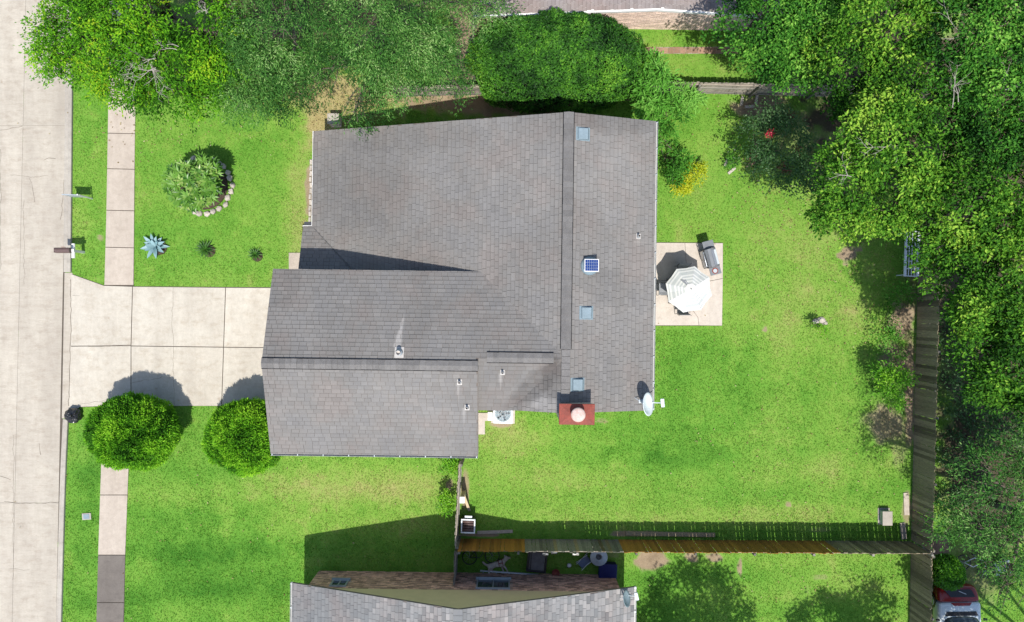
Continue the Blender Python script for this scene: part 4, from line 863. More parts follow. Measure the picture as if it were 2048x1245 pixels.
tree('oak_tree', 'dark green tall tree in the upper corner with bare grey boughs showing', 'tree',
     [(1940, 60, 9.0, 95, 90, 1.7), (1990, 190, 8.6, 85, 70, 1.3), (1900, 150, 8.2, 55, 55, 1.1), (2030, 70, 9.2, 80, 80, 1.5), (1985, 300, 8.2, 80, 55, 1.1), (1920, -30, 9, 90, 50, 1.2), (2080, 260, 8.4, 60, 90, 1.3), (1890, 250, 7.4, 55, 48, .9), (1970, 275, 7.8, 70, 55, .9), (2030, 330, 8.0, 60, 50, 1.0), (1950, 230, 7.6, 50, 40, .8)],
     'oakmid', dens=27, per=32, cr=.25, L=.125, W=.07, gaps=.415, clump=.85, seed=34, base=(1880, 170), tone0=.40, deadwood=[(1965, 105, 10.0, 1.3, 9), (1915, 200, 9.4, 1.1, 8), (2010, 180, 9.8, 1.0, 7)])
tree('oak_tree', 'yellowish oak crown above the white slatted garden swing', 'tree',
     [(1930, 400, 8.4, 80, 75, 1.5), (2000, 420, 8.4, 70, 90, 1.5), (1890, 500, 7.4, 75, 50, 1.1), (1860, 555, 6.4, 42, 42, .9), (1950, 510, 7.8, 60, 50, 1.1), (2060, 480, 8.4, 60, 80, 1.3)],
     'oak', dens=31, per=32, cr=.25, L=.125, W=.07, gaps=.415, clump=.85, seed=35, base=(1880, 425), tone0=.46)
tree('oak_tree', 'oak crown at the right edge beyond the dark mossy fence', 'tree',
     [(1975, 620, 8.0, 75, 85, 1.5), (2010, 720, 7.8, 75, 80, 1.4), (1955, 700, 7.2, 45, 60, 1.0), (2060, 640, 8.2, 70, 90, 1.4), (1990, 780, 7.0, 60, 40, .9), (2080, 800, 7.8, 60, 60, 1.2), (1985, 665, 7.4, 60, 60, 1.0), (2030, 770, 7.4, 50, 50, .9), (1940, 620, 7.0, 45, 50, .8)],
     'oak', dens=31, per=32, cr=.25, L=.125, W=.07, gaps=.415, clump=.85, seed=36, base=(1985, 660), tone0=.44)
tree('elm_tree', 'thin dark fine leaved tree above the parked car', 'tree',
     [(1985, 960, 6.6, 80, 80, 1.3), (1960, 1050, 6.0, 85, 50, 1.0), (2020, 1080, 6.4, 70, 60, 1.1), (1900, 1040, 5.0, 42, 40, .7), (2030, 900, 6.6, 50, 70, 1.0), (2035, 1150, 5.6, 40, 55, .8), (1980, 1125, 5.0, 45, 28, .6), (2000, 1190, 4.8, 14, 50, .4)],
     'greygreen', dens=19, per=24, cr=.32, L=.13, W=.04, seed=37, base=(1975, 1000), droop=.35, tone0=.42, twigs=16)
# trees standing outside the frame, in the neighbour's yard: seen by their shade
tree('shade_tree', 'tree of the yard to the south, known by its round shade on the lawn', 'tree', [(1510, 1550, 7.5, 130, 80, 1.6), (1420, 1600, 7.0, 90, 70, 1.3), (1590, 1570, 6.8, 60, 60, 1.1)], 'oak', dens=14, per=34, cr=.36, L=.16, W=.09, seed=38, group='trees just outside the picture')
tree('shade_tree', 'tree of the yard to the south, known by its shade near the dark fence', 'tree', [(1830, 1610, 7.0, 110, 80, 1.5), (1930, 1560, 6.8, 70, 80, 1.4)], 'oak', dens=14, per=34, cr=.36, L=.16, W=.09, seed=39, group='trees just outside the picture')

# ---- clipped domes: leaves on a lumpy shell
def dome(name, label, c, r, leaf, n, L, W, seed, zc=None, spray=False, power=2.0, rows=0.0, tone0=.5, cat='shrub', top=1.0, group=None):
    rng = np.random.default_rng(seed); root = thing(name, label, cat, (c.x, c.y, 0), group=group); zc = r[2] if zc is None else zc
    d = unit(rng.normal(size=(n, 3))); d[:, 2] = np.where(d[:, 2] < -.55, -d[:, 2], d[:, 2])
    k = (np.abs(d) ** power).sum(1) ** (-1 / power)
    ph = rng.uniform(0, 6.28, 8)
    q = d * np.array(r)
    lump = 1 + .045 * np.sin(3.1 * q[:, 0] + ph[0]) * np.sin(2.7 * q[:, 1] + ph[1]) + .05 * (vnoise(q[:, 0] * 10 + 50, q[:, 1] * 10 + 30 + q[:, 2] * 7, 4.2, seed) - .5) * 2 + (.075 if spray else .04) * (vnoise(q[:, 0] * 10, q[:, 1] * 10 + q[:, 2] * 9, 1.5, seed + 1) - .5) * 2
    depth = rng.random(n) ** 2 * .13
    pos = q * (k * lump * (1 - depth))[:, None]; pos[:, 2] = np.maximum(pos[:, 2] + zc, .04)
    nor = unit(d / np.array(r))
    if spray: dd = unit(nor * .55 + np.array([0, -.1, .35]) + rng.normal(size=(n, 3)) * .5); nn = unit(rng.normal(size=(n, 3)) * .5 + nor + np.array([0, 0, .6]))
    else: dd = unit(np.cross(nor, rng.normal(size=(n, 3))) + nor * .35 + rng.normal(size=(n, 3)) * .25); nn = unit(nor + rng.normal(size=(n, 3)) * .45 + np.array([0, 0, .4]))
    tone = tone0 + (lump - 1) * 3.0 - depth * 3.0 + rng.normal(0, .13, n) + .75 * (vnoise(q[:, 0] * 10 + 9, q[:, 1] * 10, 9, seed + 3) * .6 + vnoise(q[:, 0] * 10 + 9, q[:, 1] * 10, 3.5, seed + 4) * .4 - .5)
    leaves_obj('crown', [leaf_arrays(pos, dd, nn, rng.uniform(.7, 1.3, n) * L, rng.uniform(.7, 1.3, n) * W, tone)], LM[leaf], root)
    m = MB(); rr = random.Random(seed); m.path([(0, 0, 0), (.05, .02, zc * .6)], [.1, .07], 8)
    for i in range(10):
        a = i * .63; m.path([(0, 0, zc * .25), (math.cos(a) * r[0] * .35, math.sin(a) * r[1] * .35, zc * .8), (math.cos(a) * r[0] * .75, math.sin(a) * r[1] * .75, zc * 1.1)], [.05, .035, .012], 5)
    m.obj('trunk', MT['bark'], root, True)
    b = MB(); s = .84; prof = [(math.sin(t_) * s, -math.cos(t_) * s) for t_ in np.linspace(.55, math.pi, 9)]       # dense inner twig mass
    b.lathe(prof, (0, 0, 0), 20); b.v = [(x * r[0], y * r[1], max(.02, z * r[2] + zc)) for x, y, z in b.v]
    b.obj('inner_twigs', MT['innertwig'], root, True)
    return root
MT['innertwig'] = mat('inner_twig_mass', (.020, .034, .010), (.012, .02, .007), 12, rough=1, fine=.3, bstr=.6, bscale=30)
c = P(1116, 124, 2.3); dome('hedge', 'huge smooth clipped evergreen dome between the house and the fence', c, (M2(172, 2.3), M2(92, 2.3), 2.1), 'dome', 46000, .10, .055, 41, zc=2.0, power=2.5, tone0=.52)
c = P(266, 864, 1.5); dome('juniper_shrub', 'round clipped juniper on the sidewalk beside the driveway', c, (M2(85, 1.5), M2(72, 1.5), 1.5), 'juniper', 30000, .13, .038, 42, zc=1.5, spray=True, tone0=.5, group='clipped junipers')
c = P(492, 874, 1.5); dome('juniper_shrub', 'round clipped juniper tucked under the garage roof corner', c, (M2(78, 1.5), M2(72, 1.5), 1.45), 'juniper', 27000, .13, .038, 43, zc=1.45, spray=True, tone0=.5, group='clipped junipers')
c = P(1896, 1146, 1.2); dome('round_shrub', 'small round bright green shrub above the parked car', c, (M2(30, 1.2), M2(34, 1.2), .8), 'lime', 5200, .09, .055, 44, zc=1.1, tone0=.4)

# ---- loose shrubs
tree('broadleaf_shrub', 'light green broad leaved shrub at the corner of the house and fence', 'shrub',
     [(1310, 175, 2.6, 35, 45, .8), (1300, 215, 2.2, 32, 32, .7), (1370, 205, 2.0, 35, 26, .6), (1335, 235, 2.2, 40, 35, .7), (1300, 130, 2.4, 22, 20, .5)], 'light', dens=30, per=22, cr=.22, L=.24, W=.06, seed=51, trunk_r=.05, twigs=6, tone0=.5)
tree('broadleaf_shrub', 'bushy green shrub against the back eaves beside the yellow bush', 'shrub',
     [(1330, 285, 1.8, 26, 40, .7), (1350, 322, 1.3, 34, 28, .5), (1345, 350, 1.1, 24, 20, .4), (1318, 260, 1.7, 18, 24, .5)], 'light', dens=32, per=24, cr=.2, L=.16, W=.06, seed=52, trunk_r=.04, twigs=6, tone0=.36)
tree('golden_shrub', 'bright yellow leaved bush at the back lawn edge', 'shrub', [(1364, 376, .7, 20, 11, .3), (1388, 345, .8, 20, 20, .3), (1370, 360, .8, 14, 12, .25)], 'yellow', dens=60, per=30, cr=.16, L=.11, W=.055, gaps=.25, seed=53, trunk_r=.03, twigs=6, tone0=.52)
cm = tree('crepe_myrtle', 'dark crepe myrtle with one red bloom in the shade of the oaks', 'shrub',
     [(1560, 300, 2.8, 65, 75, 1.0), (1505, 285, 2.3, 42, 50, .7), (1545, 235, 2.6, 26, 35, .6), (1610, 350, 2.2, 48, 40, .7), (1490, 335, 1.6, 22, 20, .4)], 'myrtle', dens=26, per=24, cr=.26, L=.11, W=.055, seed=54, trunk_r=.06, twigs=10, tone0=.5)
def bloom(par, px, py, z, m, n, rad, L):
    rng = np.random.default_rng(int(px)); o = P(px, py, z) - par.location
    b = rng.normal(size=(n, 3)) * rad + np.array(o); d = unit(rng.normal(size=(n, 3))); nn = unit(rng.normal(size=(n, 3)) + np.array([0, 0, 1.]))
    leaves_obj('blossom', [leaf_arrays(b, d, nn, np.full(n, L), np.full(n, L * .7), rng.random(n))], LM[m], par)
bloom(cm, 1540, 268, 3.6, 'flower', 70, .07, .08)
for (x, y, z) in ((1565, 335, 3.4), (1572, 340, 3.4), (1504, 318, 2.5), (1580, 235, 3.1), (1595, 300, 3.3)): bloom(cm, x, y, z, 'rust', 60, .10, .08)
tree('young_shrub', 'bright green shrub growing against the east fence', 'shrub', [(1785, 765, 1.6, 34, 32, .6), (1805, 755, 1.4, 22, 20, .4), (1792, 800, 1.2, 18, 16, .4), (1765, 742, 1.5, 20, 16, .4)], 'lime', dens=34, per=22, cr=.18, L=.14, W=.055, seed=55, trunk_r=.035, twigs=8, tone0=.36)
tree('sapling', 'lone small sapling on the open back lawn', 'shrub', [(1640, 664, .9, 15, 12, .28), (1632, 648, .8, 9, 8, .2)], 'lime', dens=60, per=16, cr=.12, L=.10, W=.04, seed=56, trunk_r=.02, twigs=4, tone0=.42, base=(1630, 655))
tree('small_shrub', 'small rounded shrub beside the garage corner and side fence', 'shrub', [(899, 932, .8, 20, 19, .38), (905, 925, .7, 14, 14, .3)], 'lime', dens=70, per=24, cr=.14, L=.09, W=.05, seed=57, trunk_r=.025, twigs=4, tone0=.3)
tree('small_shrub', 'second small shrub beside the side fence, nearer the long shadow', 'shrub', [(894, 1004, .75, 15, 24, .38)], 'lime', dens=70, per=24, cr=.14, L=.09, W=.05, seed=58, trunk_r=.025, twigs=4, tone0=.36)
tree('small_shrub', 'low green clump beside the two loose kerb stones', 'shrub', [(1462, 322, .4, 13, 12, .2)], 'light', dens=70, per=22, cr=.14, L=.09, W=.05, seed=59, trunk_r=.02, twigs=3)
tree('ground_shrub', 'patch of young seedlings in the shade along the east fence', 'shrub', [(1765, 650, .4, 26, 40, .25), (1790, 700, .4, 20, 34, .25), (1800, 590, .5, 34, 22, .3)], 'light', dens=26, per=16, cr=.2, L=.11, W=.05, seed=60, trunk_r=.02, twigs=3, tone0=.45)

tree('shade_tree', 'tree beyond the right edge whose shade darkens the far side of the mossy fence', 'tree', [(2170, 1010, 7, 80, 90, 1.5), (2150, 1110, 6.5, 70, 70, 1.3), (2190, 900, 7, 80, 80, 1.4), (2140, 940, 6, 50, 70, 1.1)], 'oak', dens=16, per=30, cr=.34, L=.16, W=.09, seed=64, base=(2120, 1000), group='trees just outside the picture')
tree('shade_tree', 'tree beyond the right edge whose shade falls behind the upper mossy fence', 'tree', [(2170, 760, 7.5, 70, 100, 1.5), (2150, 860, 7, 60, 70, 1.3), (2180, 640, 7.5, 80, 80, 1.4)], 'oak', dens=16, per=30, cr=.34, L=.16, W=.09, seed=65, base=(2110, 760), group='trees just outside the picture')
tree('shade_tree', 'tree beyond the lower right corner whose shade covers the parked car', 'tree', [(2130, 1440, 6.5, 110, 80, 1.5), (2060, 1400, 6, 70, 60, 1.2), (2200, 1400, 6.5, 90, 90, 1.4), (2150, 1330, 6, 60, 50, 1.0)], 'oak', dens=18, per=30, cr=.34, L=.16, W=.09, seed=63, base=(2150, 1400), group='trees just outside the picture')
for k_, (lab, bl_) in enumerate((('dark undergrowth bush behind the mossy fence, below the oak crown', [(1910, 790, .7, 34, 50, .5), (1955, 830, .6, 40, 34, .4)]), ('dark undergrowth bush behind the mossy fence near the thin tree', [(1905, 900, .6, 26, 44, .45), (1950, 880, .8, 36, 34, .5), (2010, 860, .8, 40, 50, .5)]),
        ('dark undergrowth beside the fence above the lone clay path', [(1905, 1010, .5, 26, 40, .4), (1960, 990, .6, 40, 30, .4)]), ('dark undergrowth bush behind the fence under the right edge oak', [(1905, 690, .7, 26, 50, .5), (1930, 640, .8, 30, 40, .5)]))):
    tree('undergrowth_bush', lab, 'bush', bl_, 'myrtle', dens=22, per=22, cr=.24, L=.12, W=.055, seed=66 + k_, trunk_r=.03, twigs=6, tone0=.6)
# ---- loquat in a stone ring
lc = P(408, 372, 0)
bed = thing('planting_bed', 'round mulched bed with a pale limestone border in the front lawn', 'planter', lc)
MB().lathe([(0, .0), (1.02, .0), (1.0, .05), (.5, .09), (0, .1)], n=28).obj('mulch', MT['mulch'], bed, True)
for i in range(26):
    a = i * 2 * math.pi / 26 + rnd.uniform(-.04, .04); rr = 1.2 + rnd.uniform(-.05, .05)
    bm = bmesh.new(); bmesh.ops.create_icosphere(bm, subdivisions=1, radius=1)
    for v in bm.verts: v.co = v.co * (1 + rnd.uniform(-.16, .16)); v.co = Vector((v.co.x * .15, v.co.y * .13, max(v.co.z, -.4) * .12))
    me = bpy.data.meshes.new('stone'); bm.to_mesh(me); bm.free(); me.materials.append(MT['stone'])
    link('stone', me, bed, (math.cos(a) * rr, math.sin(a) * rr, .06), (0, 0, a + 1.57 + rnd.uniform(-.3, .3)))
def rosettes(name, label, blobs_px, leaf, n, per, L, W, seed, base):
    rng = np.random.default_rng(seed); q = P(*base); root = thing(name, label, 'shrub', q); Cs = []
    for (px, py, z, rx, ry, rz, k) in blobs_px:
        c = P(px, py, z) - q; d = unit(rng.normal(size=(int(n * k), 3))); d[:, 2] = np.abs(d[:, 2]) * rng.choice([1, 1, 1, -.3], len(d))
        Cs.append(np.array(c) + d * rng.uniform(.65, 1, (len(d), 1)) * np.array([M2(rx, z), M2(ry, z), rz]))
    C = np.concatenate(Cs); nC = len(C); ci = np.repeat(np.arange(nC), per); m = len(ci)
    a = np.tile(np.arange(per) * 2.4, nC) + rng.uniform(0, 6.28, nC)[ci]; el = rng.uniform(-.35, .75, m)
    d = np.stack([np.cos(a) * np.cos(el), np.sin(a) * np.cos(el), np.sin(el)], 1); nn = unit(np.array([0, 0, 1.]) - d * d[:, 2:3] + rng.normal(size=(m, 3)) * .1)
    tone = .33 + rng.normal(0, .18, nC)[ci] + el * .3 + rng.normal(0, .08, m)
    leaves_obj('crown', [leaf_arrays(C[ci], d, nn, rng.uniform(.75, 1.15, m) * L, rng.uniform(.8, 1.15, m) * W, tone, .12)], LM[leaf], root)
    t = MB(); t.path([(0, 0, 0), (0, .02, .8)], [.06, .045], 8)
    for k in range(0, nC, 2): e = Vector(C[k]); t.path([(0, 0, .45), e * .5 + Vector((0, 0, .3)), e], [.02, .015, .008], 4, cap=False)
    t.obj('trunk', MT['bark'], root, True); return root
rosettes('loquat_shrub', 'pale green rosette leaved shrub growing out of the stone ringed bed', [(375, 368, 1.75, 42, 42, .55, .5), (405, 362, 1.6, 42, 48, .6, .5), (395, 400, 1.2, 42, 18, .4, .22), (412, 340, 1.3, 34, 28, .4, .2)], 'loquat', 130, 12, .31, .095, 61, (408, 372))
# ---- agave and cycads in mulch rings
def star(name, label, px, py, z, n, L, W, leaf, seed, rise=(.2, 1.2), seg=4, mulch=.34, moff=(0.12, -.02)):
    r = random.Random(seed); c = P(px, py, 0); root = thing(name, label, 'plant', c)
    MB().lathe([(mulch, .0), (mulch * .9, .02), (0, .05)], (moff[0], moff[1], 0), 20).obj('mulch', MT['mulch'], root, True)
    for i in range(n):
        a = i * 2.399; el = rise[0] + (rise[1] - rise[0]) * (i / n) + r.uniform(-.1, .1); l = L * r.uniform(.8, 1.1) * (1 - .25 * i / n); vs = []; ts = []
        for k in range(seg + 1):
            f = k / seg; wv = W * (0.55 + 1.6 * f - 2.1 * f * f) if f < .98 else .004; e = el - f * .35
            x = l * f * math.cos(el - f * .2); zz = z * .1 + l * f * math.sin(el) - .18 * l * f * f
            for s in (-1, 0, 1): vs.append((math.cos(a) * x - math.sin(a) * s * wv * .5, math.sin(a) * x + math.cos(a) * s * wv * .5, max(.03, zz + abs(s) * wv * .22 + z)))
        m = MB(); m.add(vs, [(3 * k + j, 3 * k + 3 + j, 3 * k + 4 + j, 3 * k + 1 + j) for k in range(seg) for j in (0, 1)], .35 + r.uniform(0, .5)); m.obj('leaf', LM[leaf], root, True)
    return root
star('agave', 'blue grey agave rosette near the sidewalk, largest of the three lawn plants', 313, 494, .12, 20, .62, .2, 'agave', 71, mulch=.34, rise=(.12, 1.25))
star('cycad', 'dark spiky cycad in a mulch ring midway between the agave and the house', 414, 500, .16, 32, .5, .06, 'sago', 72, mulch=.27, moff=(.1, -.05))
star('cycad', 'smaller spiky cycad in a mulch ring closest to the house', 512, 510, .12, 24, .38, .055, 'sago', 73, mulch=.24, moff=(.06, -.06))

def litter():
    rng = np.random.default_rng(90); pts = []
    for (px, py, sx, sy, n) in ((1560, 420, 70, 60, 170), (1720, 560, 60, 90, 200), (1790, 760, 40, 110, 200), (620, 215, 60, 30, 160), (330, 270, 110, 30, 110), (870, 195, 110, 14, 160), (1500, 250, 50, 60, 110), (1400, 760, 230, 160, 120), (500, 1040, 220, 110, 80), (1600, 980, 150, 60, 70), (640, 420, 12, 70, 60), (1650, 1170, 120, 40, 60)):
        pts.append(np.stack([rng.normal(px, sx, n), rng.normal(py, sy, n)], 1))
    q = np.concatenate(pts); k = np.ones(len(q), bool)
    for poly in FOOT: k &= ~inpoly(q[:, 0], q[:, 1], poly)
    q = q[k]; n = len(q); b = np.stack([(q[:, 0] - 1024) * H / F, (622.5 - q[:, 1]) * H / F, np.full(n, .06)], 1)
    a = rng.uniform(0, 6.28, n); d = np.stack([np.cos(a), np.sin(a), rng.uniform(-.1, .2, n)], 1); nn = unit(np.array([0, 0, 1.]) + rng.normal(size=(n, 3)) * .2)
    o = leaves_obj('fallen_leaves', [leaf_arrays(b, unit(d), nn, rng.uniform(.05, .1, n), rng.uniform(.03, .055, n), rng.random(n))], leafmat('dry_leaf', G_((0, (.16, .09, .04)), (.6, (.36, .27, .12)), (1, (.5, .46, .25)))), None)
    tag(o, 'scattered dry fallen leaves on the lawns below the trees', 'leaves', kind='stuff')
litter()

# ================================================================== STREET AND YARD THINGS
# mailbox on a white post with cross arm
q = P(168, 505); mb = thing('mailbox', 'brown mailbox on a white post at the kerb', 'mailbox', q)
MB().bb(-.05, .05, -.05, .05, 0, 1.0).obj('post', MT['white'], mb, bevel=.008)
MB().bb(-.06, .06, -.30, .30, .78, .86).obj('cross_arm', MT['white'], mb, bevel=.006)
b = MB(); pr = []
for i in range(9): a = math.pi * i / 8; pr.append((.11 * math.cos(a), .12 + .10 * math.sin(a)))
pr = [(.11, 0)] + pr + [(-.11, 0)]; n = len(pr)
b.add([(-.56, y, 1.02 + z) for y, z in pr] + [(.04, y, 1.02 + z) for y, z in pr], [tuple(range(n)), tuple(range(2 * n - 1, n - 1, -1))] + [(i, n + i, n + (i + 1) % n, (i + 1) % n) for i in range(n)])
bx = b.obj('box', MT['brown'], mb); MB().box((-.575, 0, 1.13), (.02, .2, .2)).obj('door', MT['brown'], bx, bevel=.005); MB().box((-.2, .125, 1.22), (.16, .012, .06)).obj('flag', MT['redrust'], bx)
MB().bb(.05, .14, -.06, .06, 1.0, 1.06).obj('post_cap', MT['white'], mb)
# yard sign
q = P(186, 398); ys_ = thing('yard_sign', 'white lawn sign seen edge on near the kerb', 'sign', q, R(-2))
MB().bb(-.04, 0, -.025, .025, 0, 1.2).obj('post', MT['white'], ys_)
MB().bb(-.68, -.06, -.014, .014, .42, 1.02).obj('panel', MT['galv'], ys_, bevel=.004); MB().bb(-.72, -.041, -.02, .02, 1.03, 1.09).obj('arm', MT['galv'], ys_)
# black rubbish bag
bm = bmesh.new(); bmesh.ops.create_icosphere(bm, subdivisions=4, radius=1); rr = np.random.default_rng(4)
cs = np.array([v.co[:] for v in bm.verts]); k = 1 + .2 * (vnoise(cs[:, 0] * 10 + 40, cs[:, 1] * 10 + cs[:, 2] * 6, 3.2, 5) - .5) + .22 * (vnoise(cs[:, 0] * 10, cs[:, 1] * 10 + cs[:, 2] * 8, 1.4, 6) - .5)
for v, f in zip(bm.verts, k): v.co = Vector((v.co.x * .33 * f, v.co.y * .31 * f, max(-.24, v.co.z * .28 * f) + .24))
me = bpy.data.meshes.new('rubbish_bag'); bm.to_mesh(me); bm.free(); me.materials.append(MT['black'])
tb = thing('rubbish_bag', 'shiny black rubbish bag at the kerb below the driveway', 'rubbish bag', P(153, 830)); link('bag', me, tb)
MB().path([(0, 0, .46), (.03, .02, .55), (.09, .04, .60)], [.05, .03, .06], 7).obj('knot', MT['black'], tb, True)
# water meter cover
wm = thing('meter_cover', 'small blue grey water meter lid set in the verge', 'meter cover', P(174, 1033), R(4))
MB().bb(-.19, .19, -.14, .14, 0, .05).obj('frame', MT['kerb'], wm, bevel=.01); MB().bb(-.13, .13, -.1, .1, .051, .062).obj('lid', MT['bluevent'], wm, bevel=.004)
# bed edging along the front wall
for i in range(11):
    y = 325 + i * 11.5; e = thing('edging_brick', 'pale edging brick below the front eave, ' + ['topmost of the row', 'second from the top', 'third from the top', 'fourth from the top', 'fifth from the top', 'at the middle of the row', 'fifth from the porch roof', 'fourth from the porch roof', 'third from the porch roof', 'second from the porch roof', 'closest to the porch roof'][i], 'brick', P(622.5 - .25 * i + rnd.uniform(-1, 1), y), R(90 + rnd.uniform(-9, 9)), 'edging bricks along the front wall')
    MB().bb(-.105, .105, -.05, .05, 0, .07).obj('block', MT['stone'], e, bevel=.012)
bp_ = thing('brick_pillar', 'small brick pillar standing in the dark shade by the north wall', 'pillar', P(674, 246))
for j in range(7): MB().bb(-.2 + .01 * (j % 2), .2, -.2, .2 - .01 * (j % 2), j * .1 + .004, j * .1 + .096, rnd.random()).obj('brick', MT['brickpale'], bp_, bevel=.006)
MB().bb(-.24, .24, -.22, .22, .70, .76).obj('cap', MT['stone'], bp_, bevel=.01)

# ---- patio: umbrella, table, chairs, grill
MT['umb'] = mat('white_canvas', (.88, .88, .87), (.84, .84, .84), 6, rough=.8, fine=.04, bstr=.1)
MT['umb2'] = mat('grey_stripe_canvas', (.60, .63, .65), (.56, .59, .61), 6, rough=.8, fine=.04, bstr=.1)
MT['umb3'] = mat('grey_canvas', (.24, .25, .26), (.21, .22, .23), 6, rough=.8, fine=.04, bstr=.1)
for k_ in ('umb', 'umb2'):
    t_ = MT[k_].node_tree; tr_ = N(t_, 'ShaderNodeBsdfTranslucent'); tr_.inputs[0].default_value = (1, .9, .75, 1); mx_ = t_.nodes.new('ShaderNodeMixShader'); mx_.inputs[0].default_value = .36
    t_.links.new(t_.nodes['Principled BSDF'].outputs[0], mx_.inputs[1]); t_.links.new(tr_.outputs[0], mx_.inputs[2]); t_.links.new(mx_.outputs[0], t_.nodes['Material Output'].inputs[0])
q = P(1380, 579, 2.05); ub = thing('patio_umbrella', 'white striped octagonal patio umbrella', 'umbrella', (q.x, q.y, 0), R(-14))
MB().tube((0, 0, .05), (0, 0, 2.2), .022, n=10).obj('pole', MT['steel'], ub, True); MB().lathe([(.26, .05), (.26, .1), (.08, .14), (.03, .3), (0, .3)], n=20).obj('base', MT['dark'], ub, True)
Rm, zt_, zr_ = .96, 2.22, 1.86
for k in range(8):
    a0, a1 = k * math.pi / 4, (k + 1) * math.pi / 4; nst = 15
    for which, mm in ((0, MT['umb']), (1, MT['umb2'])):
        m = MB()
        for i in range(nst):
            st = 1 if (k not in (0, 5) and i in (4, 6, 8, 10, 11, 13)) else 0
            if st != which: continue
            for (fa, fb) in ((i / nst, (i + 1) / nst),):
                for (b0, b1) in ((0, .5), (.5, 1)):
                    vs = []
                    for (f, w_) in ((fa, b0), (fb, b0), (fb, b1), (fa, b1)):
                        A = Vector((math.cos(a0), math.sin(a0), 0)) * Rm * f; B = Vector((math.cos(a1), math.sin(a1), 0)) * Rm * f; pp = A.lerp(B, w_)
                        sag = .05 * (1 - abs(2 * w_ - 1)) * f; pp = pp * (1 - .03 * (1 - abs(2 * w_ - 1)) * (f > .9)); vs.append((pp.x, pp.y, zt_ - (zt_ - zr_) * (f ** 1.25) - sag))
                    m.add(vs, [(0, 1, 2, 3)])
        if not m.v: continue
        if which == 0: par = m.obj('canopy_panel', mm, ub)
        else: m.obj('stripe', mm, par)
    MB().path([(0, 0, zt_ - .02), (math.cos(a0) * Rm * .5, math.sin(a0) * Rm * .5, zt_ - (zt_ - zr_) * .42 - .012), (math.cos(a0) * Rm, math.sin(a0) * Rm, zr_ - .012)], [.009] * 3, 5).obj('rib', MT['steel'], ub)
m = MB()
for k in range(8):
    a0, a1 = k * math.pi / 4, (k + 1) * math.pi / 4; m.add([(0, 0, zt_ + .05), (math.cos(a0) * .24, math.sin(a0) * .24, zt_ - .035), (math.cos(a1) * .24, math.sin(a1) * .24, zt_ - .035)], [(0, 1, 2)])
m.obj('vent_cap', MT['umb'], ub); MB().lathe([(.03, .04), (.025, .09), (0, .11)], (0, 0, zt_), 10).obj('finial', MT['steel'], ub, True)
m = MB(); A, B = R(150), R(128)
m.add([(0, 0, zt_ + .012), (math.cos(A) * .55, math.sin(A) * .55, zt_ - .155), (math.cos(B) * .42, math.sin(B) * .42, zt_ - .13)], [(0, 1, 2)]); m.obj('torn_flap', MT['umb3'], ub)
tq = Vector((q.x, q.y, .05)); tbl = thing('patio_table', 'patio table under the white umbrella', 'table', tq, R(4))
MB().bb(-.5, .5, -.5, .5, .68, .70).obj('tabletop', MT['glass'], tbl, bevel=.006)
m = MB()
for (x0, x1, y0, y1) in ((-.54, .54, -.54, -.5), (-.54, .54, .5, .54), (-.54, -.5, -.5, .5), (.5, .54, -.5, .5)): m.bb(x0, x1, y0, y1, .66, .71)
m.obj('table_frame', MT['dark'], tbl)
for sx in (-1, 1):
    for sy in (-1, 1): MB().tube((sx * .5, sy * .5, 0), (sx * .5, sy * .5, .66), .018).obj('leg', MT['dark'], tbl)
def chair(label, dx, dy, rz):
    c = thing('patio_chair', label, 'chair', (tq.x + dx, tq.y + dy, .05), rz, 'chairs around the patio table')
    MB().bb(-.24, .24, -.24, .24, .40, .43).obj('seat', MT['umb3'], c, bevel=.01)
    MB().box((0, .26, .68), (.46, .02, .46), rx=R(-10)).obj('backrest', MT['umb3'], c)
    for sx in (-1, 1):
        MB().path([(sx * .25, -.25, 0), (sx * .25, -.25, .62), (sx * .25, .2, .62)], [.013] * 3, 6).obj('arm', MT['dark'], c)
        MB().path([(sx * .25, .25, 0), (sx * .25, .24, .45), (sx * .25, .32, .92)], [.013] * 3, 6).obj('leg', MT['dark'], c)
chair('patio chair on the house side of the table', -.72, .05, R(90)); chair('patio chair on the lawn side of the table', .70, 0, R(-90))
chair('patio chair on the shaded upper side of the table', .05, .78, R(0)); chair('patio chair on the lower sunny side of the table', .05, -.74, R(180))
# grill
MT['shelfgrey'] = mat('grey_enamel_shelf', (.17, .185, .20), (.14, .15, .165), 5, rough=.4, fine=.05, bstr=0, spec=.5)
g0 = P(1423, 516, .9); gr_ = thing('gas_grill', 'black and steel gas grill on the patio corner', 'grill', (g0.x, g0.y, .05), R(15))
cab = MB().bb(-.24, .24, -.38, .38, .12, .78).obj('cabinet', MT['dark'], gr_, bevel=.012)
for s_ in (-1, 1): MB().bb(-.245, -.241, .01 * s_ if s_ > 0 else -.36, .36 if s_ > 0 else -.01, .16, .72).obj('door', MT['steel'], cab)
MB().bb(-.26, .25, -.40, .40, .781, .88).obj('firebox', MT['dark'], gr_, bevel=.012)
b = MB(); pr = [(-.25, .881), (-.24, 1.0), (-.14, 1.1), (-.02, 1.13), (.1, 1.1), (.22, .99), (.25, .881)]; n = len(pr)
b.add([(x, -.38, z) for x, z in pr] + [(x, .38, z) for x, z in pr], [tuple(range(n)), tuple(range(2 * n - 1, n - 1, -1))] + [(i, n + i, n + (i + 1) % n, (i + 1) % n) for i in range(n)])
hood = b.obj('hood', MT['shelfgrey'], gr_)
